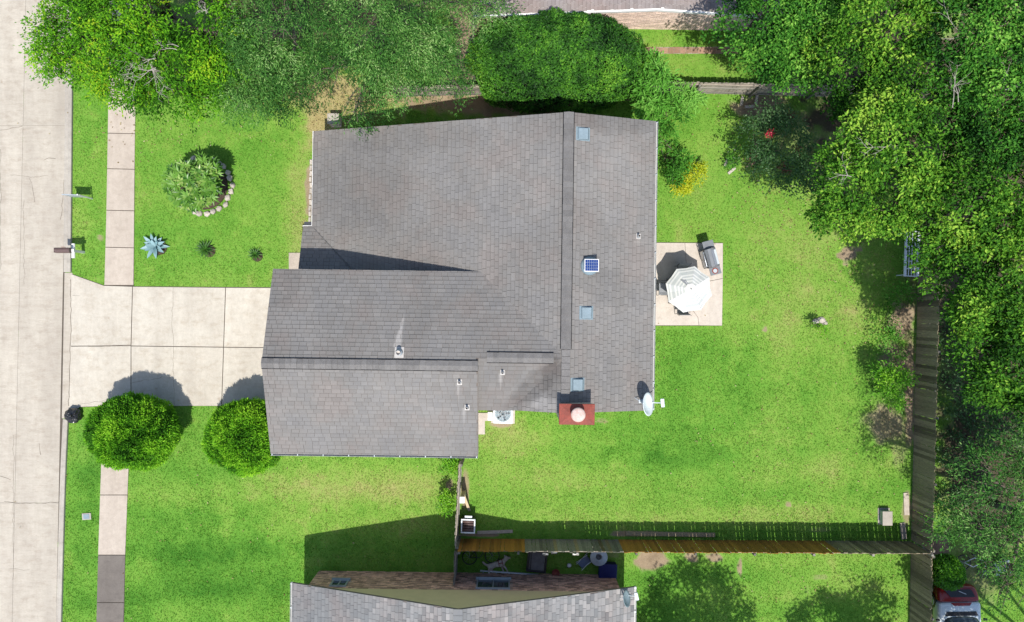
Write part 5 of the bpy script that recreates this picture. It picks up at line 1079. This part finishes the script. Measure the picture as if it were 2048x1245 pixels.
MB().add([(-.005, -.32, 1.137), (.098, -.32, 1.108), (.098, .30, 1.108), (-.005, .30, 1.137)], [(0, 1, 2, 3)]).obj('hood_plate', MT['steel'], hood); MB().add([(.105, -.32, 1.104), (.215, -.32, 1.002), (.215, .30, 1.002), (.105, .30, 1.104)], [(0, 1, 2, 3)]).obj('hood_plate', MT['whitemetal'], hood)
MB().path([(-.2, -.3, 1.02), (-.32, -.3, 1.03), (-.32, .3, 1.03), (-.2, .3, 1.02)], [.014] * 4, 8).obj('hood_handle', MT['steel'], hood, True)
for s_ in (-1, 1): MB().bb(-.22, .24, s_ * .405 if s_ > 0 else -.72, .72 if s_ > 0 else -.405, .83, .87).obj('side_shelf', MT['shelfgrey'], gr_, bevel=.01)
sb_ = MB().lathe([(.125, 0), (.125, .018), (.10, .02), (.095, .012), (0, .012)], (.0, -.56, .872), 20).obj('side_burner', MT['redrust'], gr_); MB().lathe([(.085, .0135), (.085, .02), (.03, .02), (0, .018)], (.0, -.56, .872), 16).obj('burner', MT['galv'], sb_)
MB().bb(-.16, .18, -.68, -.44, .8705, .8715).obj('burner_plate', MT['shelfgrey'], gr_)
for i in range(4): MB().tube((-.26, -.27 + i * .18, .83), (-.31, -.27 + i * .18, .83), .028, n=12).obj('knob', MT['steel'], gr_)
for sx in (-1, 1):
    for sy in (-1, 1): MB().tube((sx * .2 - .015, sy * .33, .06), (sx * .2 + .015, sy * .33, .06), .06, n=14).obj('wheel', MT['black'], gr_)

# ---- air conditioner
aq = P(1006, 828, .8); ac = thing('air_conditioner', 'white air conditioner with round fan grille under the roof edge', 'air conditioner', (aq.x, aq.y, .0), R(-2))
MB().bb(-.5, .5, -.5, .5, 0, .06).obj('pad', MT['patio'], ac); MB().bb(-.42, .42, -.42, .42, .061, .8).obj('cabinet', MT['whitemetal'], ac, bevel=.05)
fan = MB().lathe([(.34, .801), (.34, .815), (.30, .815), (.30, .803), (0, .803)], n=30).obj('fan_well', MT['bluevent'], ac)
for i in range(5): MB().box((math.cos(i * 1.257) * .15, math.sin(i * 1.257) * .15, .806), (.26, .12, .004), rz=i * 1.257, rx=R(12)).obj('blade', MT['glass'], fan)
g_ = MB()
for i in range(12): a = i * math.pi / 6; g_.tube((math.cos(a) * .05, math.sin(a) * .05, .828), (math.cos(a) * .33, math.sin(a) * .33, .82), .006, n=4)
for r_ in (.1, .2, .3): g_.path([(math.cos(t_) * r_, math.sin(t_) * r_, .826) for t_ in np.linspace(0, 6.283, 25)], [.005] * 25, 4, cap=False)
g_.obj('grille', MT['whitemetal'], fan)
nbx = thing('utility_box', 'low white box between the air conditioner and the garage corner', 'box', P(981, 832, .3) * 1.0); nbx.location.z = 0
MB().bb(-.12, .14, -.2, .16, .05, .32).obj('case', MT['white'], nbx, bevel=.015); MB().bb(-.1, .12, -.17, .13, .321, .335).obj('lid', MT['whitemetal'], nbx)

# ---- satellite dishes
def dish(label, px, py, z, rw, rh, az, tilt, mt, foot, arm_dir):
    q = P(px, py, z); root = thing('satellite_dish', label, 'dish', q)
    n, rings = 28, 5; vs = [(0, 0, 0)]; fs = []
    for i in range(1, rings + 1):
        f = i / rings
        for k in range(n): a = 2 * math.pi * k / n; vs.append((.14 * f * f * rw * 2, math.cos(a) * rw * f, math.sin(a) * rh * f))
    for k in range(n): fs.append((0, 1 + k, 1 + (k + 1) % n))
    for i in range(rings - 1):
        for k in range(n): a, b_ = 1 + i * n + k, 1 + i * n + (k + 1) % n; fs.append((a, a + n, b_ + n, b_))
    o = MB().add(vs, fs).obj('reflector', mt, root, True, rot=(0, -tilt, az)); sm = o.modifiers.new('thick', 'SOLIDIFY'); sm.thickness = .015
    rot = Matrix.Rotation(az, 4, 'Z') @ Matrix.Rotation(-tilt, 4, 'Y'); tipp = rot @ Vector((rw * 1.35, 0, -rh * .55)); low = rot @ Vector((.02, 0, -rh * .9))
    MB().path([low, tipp], [.018, .018], 6).obj('feed_arm', MT['whitemetal'], root); MB().box(tipp, (.12, .3, .09), rz=az, ry=-tilt).obj('feed_horn', MT['whitemetal'], root, bevel=.02)
    ft = Vector(foot) - q; back = rot @ Vector((-.06, 0, 0)); 
    MB().path([back, Vector((back.x, back.y, back.z - .1)).lerp(ft, .5), ft], [.025] * 3, 8).obj('mast', MT['whitemetal'], root, True)
    MB().box(ft, (.2, .12, .02), rz=.2).obj('foot', MT['galv'], root)
    for s in (-1, 1): MB().tube(ft + Vector((s * .25, .15, .02)), back + Vector((0, 0, -.12)), .012, n=6).obj('strut', MT['whitemetal'], root)
    return root
rp_ = HW(4.7, -3.2); dish('large pale satellite dish on the lower corner of the main roof', 1291, 809, 5.75, .41, .42, R(6), R(34), MT['whitemetal'], (rp_.x, rp_.y, zMR(4.7, 0) + .03), None)
rp_ = HW(4.6, -11.3); dish('grey satellite dish on the corner of the neighbouring roof', 1250, 1198, 3.45, .31, .32, R(14), R(28), MT['bluevent'], (rp_.x, rp_.y, zB(4.6, 0) + .03), None)

# ---- white slatted garden swing under the oaks
sq = P(1824, 508, .75); sg = thing('garden_swing', 'white slatted garden swing half hidden under the oak', 'swing', (sq.x, sq.y, 0), R(88))
for y in (-.26, .26): MB().bb(-.95, .95, y - .05, y + .05, .70, .78).obj('side_rail', MT['whitemetal'], sg, bevel=.01)
for y in (-.13, -.01, .11): MB().bb(-.95, .95, y - .015, y + .015, .71, .74).obj('slat', MT['whitemetal'], sg)
for i in range(7): MB().bb(-.93 + i * .31 - .02, -.93 + i * .31 + .02, -.21, .21, .741, .765).obj('crossbar', MT['whitemetal'], sg)
for sx in (-1, 1):
    for sy in (-1, 1): MB().tube((sx * .88, sy * .26, 0), (sx * .88, sy * .26, .70), .025).obj('leg', MT['whitemetal'], sg)
# ---- utility pedestal and planks by the south east corner
up_ = thing('utility_pedestal', 'pale grey utility box half in the fence shadow', 'utility box', P(1767, 1032, 0))
MB().bb(-.19, .19, -.30, .26, 0, .34).obj('case', MT['galv'], up_, bevel=.02); MB().bb(-.21, .21, -.32, .28, .341, .38).obj('lid', MT['kerb'], up_, bevel=.015); MB().bb(-.25, .25, -.36, .34, -.01, .03).obj('base', MT['kerb'], up_)
for (px, py, l, w_, a, lab) in ((1812, 1008, .95, .22, 92, 'pale plank lying along the east fence near the corner'), (1806, 1062, .7, .22, 97, 'short plank lying in the fence shadow at the corner')):
    t = thing('plank', lab, 'plank', P(px, py), R(a)); MB().bb(-l / 2, l / 2, -w_ / 2, w_ / 2, 0, .05).obj('board', MT['wood_pale'], t, bevel=.006)
t = thing('log', 'weathered timber lying along the foot of the long picket fence', 'timber', P(1340, 1068), R(-1)); MB().bb(-1.9, 1.9, -.09, .09, 0, .1).obj('timber', MT['wood_moss'], t, bevel=.02)
t = thing('plank', 'grey plank beside the smoker at the foot of the fence', 'plank', P(990, 1064), R(2)); MB().bb(-.75, .75, -.07, .07, 0, .04).obj('board', MT['wood_pale'], t, bevel=.006)
for (px, py, a, lab) in ((1452, 325, 72, 'loose pale edging stone beside the dark myrtle, upper of two'), (1463, 342, 40, 'loose pale edging stone beside the dark myrtle, lower of two'), (1483, 203, 80, 'pale edging stone standing by the back fence'), (1498, 214, 5, 'pale edging stone lying below the back fence'), (1512, 200, 80, 'pale edging stone nearest the dark shade at the back fence')):
    t = thing('edging_stone', lab, 'stone', P(px, py), R(a)); MB().bb(-.2, .2, -.06, .06, 0, .09).obj('block', MT['stone'], t, bevel=.02)
for (px, py, sz, lab) in ((1632, 643, .14, 'small pale rock left of the lawn sapling'), (1642, 641, .17, 'larger pale rock beside the lawn sapling'), (1649, 647, .11, 'smallest pale rock beside the lawn sapling')):
    t = thing('rock', lab, 'rock', P(px, py)); bm = bmesh.new(); bmesh.ops.create_icosphere(bm, subdivisions=2, radius=sz)
    for v in bm.verts: v.co = Vector((v.co.x * 1.2, v.co.y * .8, max(-.02, v.co.z * .6))) * (1 + rnd.uniform(-.14, .14))
    me = bpy.data.meshes.new('stone'); bm.to_mesh(me); bm.free(); me.materials.append(MT['stone']); link('stone', me, t, (0, 0, .03))
# ---- by the side fence: gate post, leaning lumber, barrel smoker
t = thing('lumber_board', 'pale new board leaning from the fence beside the smoker', 'board', P(939, 1022), 0); a_, b_ = Vector((0, 0, .03)), P(927, 990, .9) - P(939, 1022)
MB().box((a_ + b_) / 2, (.11, (b_ - a_).length, .035), rz=math.atan2(b_.y, b_.x) - math.pi / 2, rx=math.atan2(b_.z, math.hypot(b_.x, b_.y))).obj('board', MT['lumber'], t)
t = thing('gate_post', 'stout pale gate post with a square cap in the side fence', 'post', P(928, 986)); MB().bb(-.08, .08, -.12, .1, 0, 1.25).obj('post', MT['lumber'], t, bevel=.01); MB().bb(-.1, .1, -.14, .12, 1.251, 1.28).obj('cap', MT['white'], t)
t = thing('smoker_cart', 'white rimmed square bin with brown logs at the fence corner', 'bin', (*P(936, 1053, .8).xy, 0), R(-2))
MB().bb(-.26, .26, -.26, .26, .12, .74).obj('body', MT['dark'], t, bevel=.03)
m = MB()
for (x0, x1, y0, y1) in ((-.3, .3, -.3, -.24), (-.3, .3, .24, .3), (-.3, -.24, -.24, .24), (.24, .3, -.24, .24)): m.bb(x0, x1, y0, y1, .741, .82)
m.obj('rim', MT['whitemetal'], t, bevel=.02)
for i in range(4): MB().tube((-.23, -.17 + i * .115, .76), (.23, -.17 + i * .115 + .01, .77), .055, n=10).obj('log', MT['brown'], t, True)
for sx in (-1, 1):
    for sy in (-1, 1): MB().tube((sx * .22, sy * .22, 0), (sx * .22, sy * .22, .12), .03).obj('leg', MT['dark'], t)
MB().box((0, .36, .7), (.3, .1, .04)).obj('shelf', MT['galv'], t)

# ================================================================== THE DOG RUN BEHIND THE FENCE
# dog lying on its side
dq = P(994, 1127, 0); dg = thing('dog', 'white and tan dog in a red harness lying on the shaded grass', 'dog', dq, R(12))
MT['fur'] = mat('white_tan_fur', (.62, .57, .50), (.40, .31, .22), 5, rough=.95, fine=.2, bstr=.5, bscale=45)
def skin(name, nodes, edges, m, parent, sub=2):
    me = bpy.data.meshes.new(name); me.from_pydata([n_[0] for n_ in nodes], edges, []); o = link(name, me, parent)
    s = o.modifiers.new('skin', 'SKIN'); sd = me.skin_vertices[0].data
    for i, n_ in enumerate(nodes): sd[i].radius = (n_[1], n_[1]); sd[i].use_root = (i == 0)
    s.use_smooth_shade = True; u = o.modifiers.new('sub', 'SUBSURF'); u.levels = u.render_levels = sub; me.materials.append(m); return o
nd = [((-.26, .0, .13), .115), ((-.05, .02, .13), .12), ((.17, .03, .14), .135), ((.33, .08, .15), .085), ((.44, .17, .15), .085), ((.55, .16, .12), .05), ((.63, .14, .10), .035),
      ((-.30, -.15, .09), .07), ((-.24, -.28, .07), .042), ((-.32, -.40, .05), .03), ((-.30, -.47, .04), .034), ((-.36, -.10, .15), .06), ((-.40, -.26, .16), .04), ((-.44, -.38, .12), .028), ((-.42, -.45, .1), .03),
      ((.20, -.13, .10), .06), ((.19, -.29, .06), .036), ((.20, -.43, .04), .028), ((.22, -.48, .04), .032), ((.27, -.10, .17), .055), ((.34, -.25, .16), .035), ((.37, -.38, .12), .026), ((.39, -.43, .1), .03),
      ((-.40, .04, .14), .05), ((-.52, .12, .12), .05), ((-.58, .24, .11), .04), ((.40, .27, .14), .03), ((.38, .33, .13), .014), ((.46, .26, .2), .03), ((.46, .31, .24), .014)]
ed = [(0, 1), (1, 2), (2, 3), (3, 4), (4, 5), (5, 6), (0, 7), (7, 8), (8, 9), (9, 10), (0, 11), (11, 12), (12, 13), (13, 14), (2, 15), (15, 16), (16, 17), (17, 18), (2, 19), (19, 20), (20, 21), (21, 22), (0, 23), (23, 24), (24, 25), (4, 26), (26, 27), (4, 28), (28, 29)]
skin('body', nd, ed, MT['fur'], dg)
for x in (.08, .24): MB().path([(x + .01 * math.sin(t_), .025 + .145 * math.cos(t_), .135 + .14 * math.sin(t_)) for t_ in np.linspace(0, 6.283, 20)], [.016] * 20, 5, cap=False).obj('harness', MT['redpaint'], dg)
MB().tube((.08, .05, .275), (.24, .05, .28), .016).obj('harness', MT['redpaint'], dg)
# ladder
lq = P(1019, 1148); ld = thing('ladder', 'aluminium ladder lying along the foot of the brown brick wall', 'ladder', (lq.x, lq.y, .05), R(-4))
for s in (-1, 1): MB().bb(-1.25, 1.25, s * .08 - .02, s * .08 + .02, 0, .09).obj('rail', MT['whitemetal'], ld)
for i in range(9): MB().tube((-1.12 + i * .28, -.06, .05), (-1.12 + i * .28, .06, .05), .016).obj('rung', MT['galv'], ld)
# dark crate
cq = P(1074, 1124, .5); cr_ = thing('storage_crate', 'dark grey open top crate on the shaded grass beside the fence', 'crate', (cq.x, cq.y, 0), R(-6))
MB().bb(-.38, .38, -.42, .42, 0, .42).obj('body', MT['dark'], cr_, bevel=.02)
m = MB()
for (x0, x1, y0, y1) in ((-.42, .42, -.46, -.38), (-.42, .42, .38, .46), (-.42, -.34, -.38, .38), (.34, .42, -.38, .38)): m.bb(x0, x1, y0, y1, .421, .5)
m.obj('rim', MT['black'], cr_, bevel=.015); MB().bb(-.33, .33, -.37, .37, .422, .44).obj('lid', mat('dusty_grey_lid', (.17, .155, .15), (.12, .11, .105), 6), cr_); MB().bb(-.27, -.24, -.42, .42, .501, .53).obj('bar', MT['black'], cr_)
# round table top on a drum
tq2 = P(1198, 1116, .6); rt = thing('round_drum', 'round grey lid with concentric rings beside the navy box', 'drum', (tq2.x, tq2.y, 0))
MB().lathe([(.3, 0), (.3, .5)], n=24).obj('barrel', MT['galv'], rt, True)
m_ = MB().lathe([(.36, .5), (.37, .53), (.35, .55), (.17, .52), (.14, .56), (.12, .5), (.06, .48), (0, .48)], n=32).obj('lid', MT['galv'], rt, True)
MB().lathe([(.1, .502), (.1, .52), (.06, .52), (0, .5)], n=20).obj('hub', MT['dark'], rt)
bq = P(1216, 1144, .45); bb_ = thing('storage_box', 'navy blue storage box against the brick wall corner', 'box', (bq.x, bq.y, 0), R(-3))
MB().bb(-.36, .36, -.3, .3, 0, .4).obj('bin', MT['bluetarp'], bb_, bevel=.03); MB().bb(-.38, .38, -.32, .32, .401, .46).obj('lid', MT['bluetarp'], bb_, bevel=.03)
tp = thing('flower_pot', 'small clay pot on the grass near the ladder end', 'pot', P(1111, 1143)); MB().lathe([(.10, 0), (.16, .2), (.17, .24), (.14, .24), (.12, .18), (0, .18)], n=18).obj('pot', MT['redrust'], tp, True)
bl = thing('ball', 'white ball on the shaded grass', 'ball', P(1138, 1130)); bl_ = MB().lathe([(.09 * math.sin(t_), .09 - .09 * math.cos(t_)) for t_ in np.linspace(0, math.pi, 9)], n=16).obj('sphere', MT['white'], bl, True)
MB().path([(.092 * math.cos(t_), .092 * math.sin(t_), .09) for t_ in np.linspace(0, 6.283, 17)], [.008] * 17, 4, cap=False).obj('band', MT['bluevent'], bl)
for (px, py, z, lab) in ((1091, 1101, 1.5, 'white rag hanging on the fence above the dark crate'), (1108, 1104, 1.3, 'small white rag on the fence right of the dark crate'), (1151, 1103, 1.5, 'white rag hanging on the fence near the round grey lid')):
    w0 = P(px, py, z); w0.y = P(0, 1079.5).y - .06; t = thing('rag', lab, 'rag', w0); r = random.Random(px); vs = []
    for i in range(5):
        for j in range(4): vs.append((-.12 + .06 * i + r.uniform(-.02, .02), -.03 - .10 * j * .5 + r.uniform(-.02, .02), .2 - .09 * j + r.uniform(-.02, .02)))
    o = MB().add(vs, [(4 * i + j, 4 * i + j + 1, 4 * i + j + 5, 4 * i + j + 4) for i in range(4) for j in range(3)]).obj('cloth', MT['white'], t, True); s = o.modifiers.new('t', 'SOLIDIFY'); s.thickness = .008
fc_ = thing('folding_chair', 'collapsed blue grey folding chair beside the round grey lid', 'chair', P(1168, 1122), R(40))
MB().box((0, 0, .16), (.5, .32, .02), rx=R(14)).obj('seat', mat('faded_blue_cloth', (.16, .2, .3), rough=.9), fc_)
for s in (-1, 1):
    MB().tube((-.3, s * .17, .02), (.3, s * .17, .26), .012).obj('leg', MT['whitemetal'], fc_); MB().tube((-.3, s * .17, .26), (.34, s * .17, .02), .012).obj('leg', MT['whitemetal'], fc_)
def bicycle(name, label, px, py, rz, m1, lying=True):
    t = thing(name, label, 'bicycle', P(px, py) + Vector((0, 0, .08)), rz)
    for x in (-.48, .48):
        w_ = MB().path([(x + .3 * math.cos(t_), .3 * math.sin(t_), .02 if x < 0 else .05) for t_ in np.linspace(0, 6.283, 25)], [.022] * 25, 6, cap=False).obj('wheel', MT['black'], t, True); sp = MB()
        for i in range(8): a = i * .785; sp.tube((x, 0, .03), (x + .29 * math.cos(a), .29 * math.sin(a), .03), .004, n=3)
        sp.obj('spokes', MT['steel'], w_)
    MB().path([(-.48, 0, .06), (-.05, -.02, .08), (.3, .38, .09), (-.15, .36, .09), (-.48, 0, .07)], [.018] * 5, 6).obj('frame', m1, t, True)
    MB().path([(.48, 0, .07), (.34, .42, .1), (.30, .52, .12)], [.016] * 3, 6).obj('fork', m1, t, True); MB().path([(.22, .54, -.02), (.30, .52, .12), (.25, .56, .3)], [.012] * 3, 6).obj('handlebar', MT['steel'], t)
    MB().box((-.2, .46, .09), (.24, .06, .12)).obj('saddle', MT['black'], t, bevel=.02)
bicycle('bicycle', 'dark bicycle lying in the fence shade left of the dog', 962, 1112, R(4), MT['dark'])
# ================================================================== BEYOND THE EAST FENCE
bicycle('bicycle', 'pale bicycle under the thin tree beyond the fence corner', 1945, 1132, R(-22), MT['whitemetal'])
t = thing('plastic_bin', 'pale blue grey bin half hidden by leaves beyond the fence', 'bin', P(1990, 1128), R(10)); MB().bb(-.3, .3, -.26, .26, 0, .5).obj('bin', MT['bluevent'], t, bevel=.03); MB().bb(-.33, .33, -.29, .29, .501, .55).obj('lid', MT['galv'], t, bevel=.02)
# car: only its end is in view
cx = P(1918, 1200, .8); ct = thing('parked_car', 'white car with red trim and dark glass at the lower right corner', 'car', (cx.x, P(0, 1172, .8).y, 0), R(1))
def loft(secs, name, m, parent, bev=0):
    b = MB(); n = len(secs[0]); vs = [q for s in secs for q in s]; fs = []
    for i in range(len(secs) - 1):
        for k in range(n): k2 = (k + 1) % n; fs.append((i * n + k, i * n + k2, (i + 1) * n + k2, (i + 1) * n + k))
    fs += [tuple(range(n - 1, -1, -1)), tuple((len(secs) - 1) * n + k for k in range(n))]
    b.add(vs, fs); o = b.obj(name, m, parent, True); bm = bmesh.new(); bm.from_mesh(o.data); bmesh.ops.recalc_face_normals(bm, faces=bm.faces); bm.to_mesh(o.data); bm.free()
    u = o.modifiers.new('sub', 'SUBSURF'); u.levels = u.render_levels = 2; return o
def sec(y, hw, z0, zb, zt, ht):    # half width, sill, belt, top, half width at top
    return [(-hw * .9, y, z0), (-hw, y, z0 + .12), (-hw, y, zb - .08), (-hw * .94, y, zb), (-ht, y, zt), (0, y, zt + .02), (ht, y, zt), (hw * .94, y, zb), (hw, y, zb - .08), (hw, y, z0 + .12), (hw * .9, y, z0)]
loft([sec(-.02, .62, .3, .58, .62, .45), sec(-.12, .80, .22, .66, .72, .6), sec(-.35, .86, .2, .76, .82, .66), sec(-.62, .87, .2, .82, .86, .68), sec(-.66, .87, .2, .82, .86, .68)], 'front_body', MT['redpaint'], ct)
loft([sec(-.655, .875, .2, .84, .88, .70), sec(-.75, .90, .2, .86, .90, .72), sec(-1.3, .90, .2, .88, .95, .72), sec(-2.2, .90, .2, .88, .93, .72), sec(-3.4, .90, .2, .86, .92, .72), sec(-4.0, .85, .24, .8, .84, .66), sec(-4.1, .7, .3, .7, .74, .55)], 'body', MT['whitepaint'], ct)
MB().add([(-.6, -1.02, .945), (.62, -1.02, .945), (.7, -1.2, .955), (-.68, -1.2, .955)], [(0, 1, 2, 3)]).obj('rear_vent', MT['black'], ct)
loft([sec(-1.18, .70, .85, .93, .96, .60), sec(-1.6, .76, .85, 1.15, 1.28, .56), sec(-1.9, .78, .85, 1.22, 1.42, .56), sec(-2.7, .78, .85, 1.22, 1.44, .56), sec(-3.2, .74, .85, 1.1, 1.22, .54), sec(-3.5, .66, .85, .9, .94, .5)], 'cabin', MT['glass'], ct)
MB().bb(-.56, .56, -2.65, -1.85, 1.445, 1.47).obj('roof', MT['whitepaint'], ct, bevel=.02)
m = MB(); m.add([(-.62, -.16, .80), (.50, -.16, .80), (.62, -.44, .892), (-.40, -.44, .892)], [(0, 1, 2, 3)]); m.obj('black_panel', MT['black'], ct)
MB().add([(-.42, -.66, .925), (.45, -.66, .925), (.36, -.78, .945), (-.30, -.78, .945)], [(0, 1, 2, 3)]).obj('red_panel', MT['redpaint'], ct); MB().tube((-.05, -.2, .86), (.24, -.32, .9), .012).obj('wiper', MT['steel'], ct)
MB().box((.6, -1.62, .93), (.2, .12, .04), rz=.3).obj('tail_light', MT['redpaint'], ct, bevel=.02)
for sx in (-1, 1):
    for y in (-.75, -3.35): 
        w_ = MB().path([(sx * .72, y, .31), (sx * .9, y, .31)], [.31, .31], 20).obj('wheel', MT['black'], ct); MB().path([(sx * .9, y, .31), (sx * .915, y, .31)], [.2, .19], 16).obj('rim', MT['steel'], w_)
    MB().box((sx * .98, -1.35, .95), (.16, .1, .1)).obj('mirror', MT['black'], ct, bevel=.03)
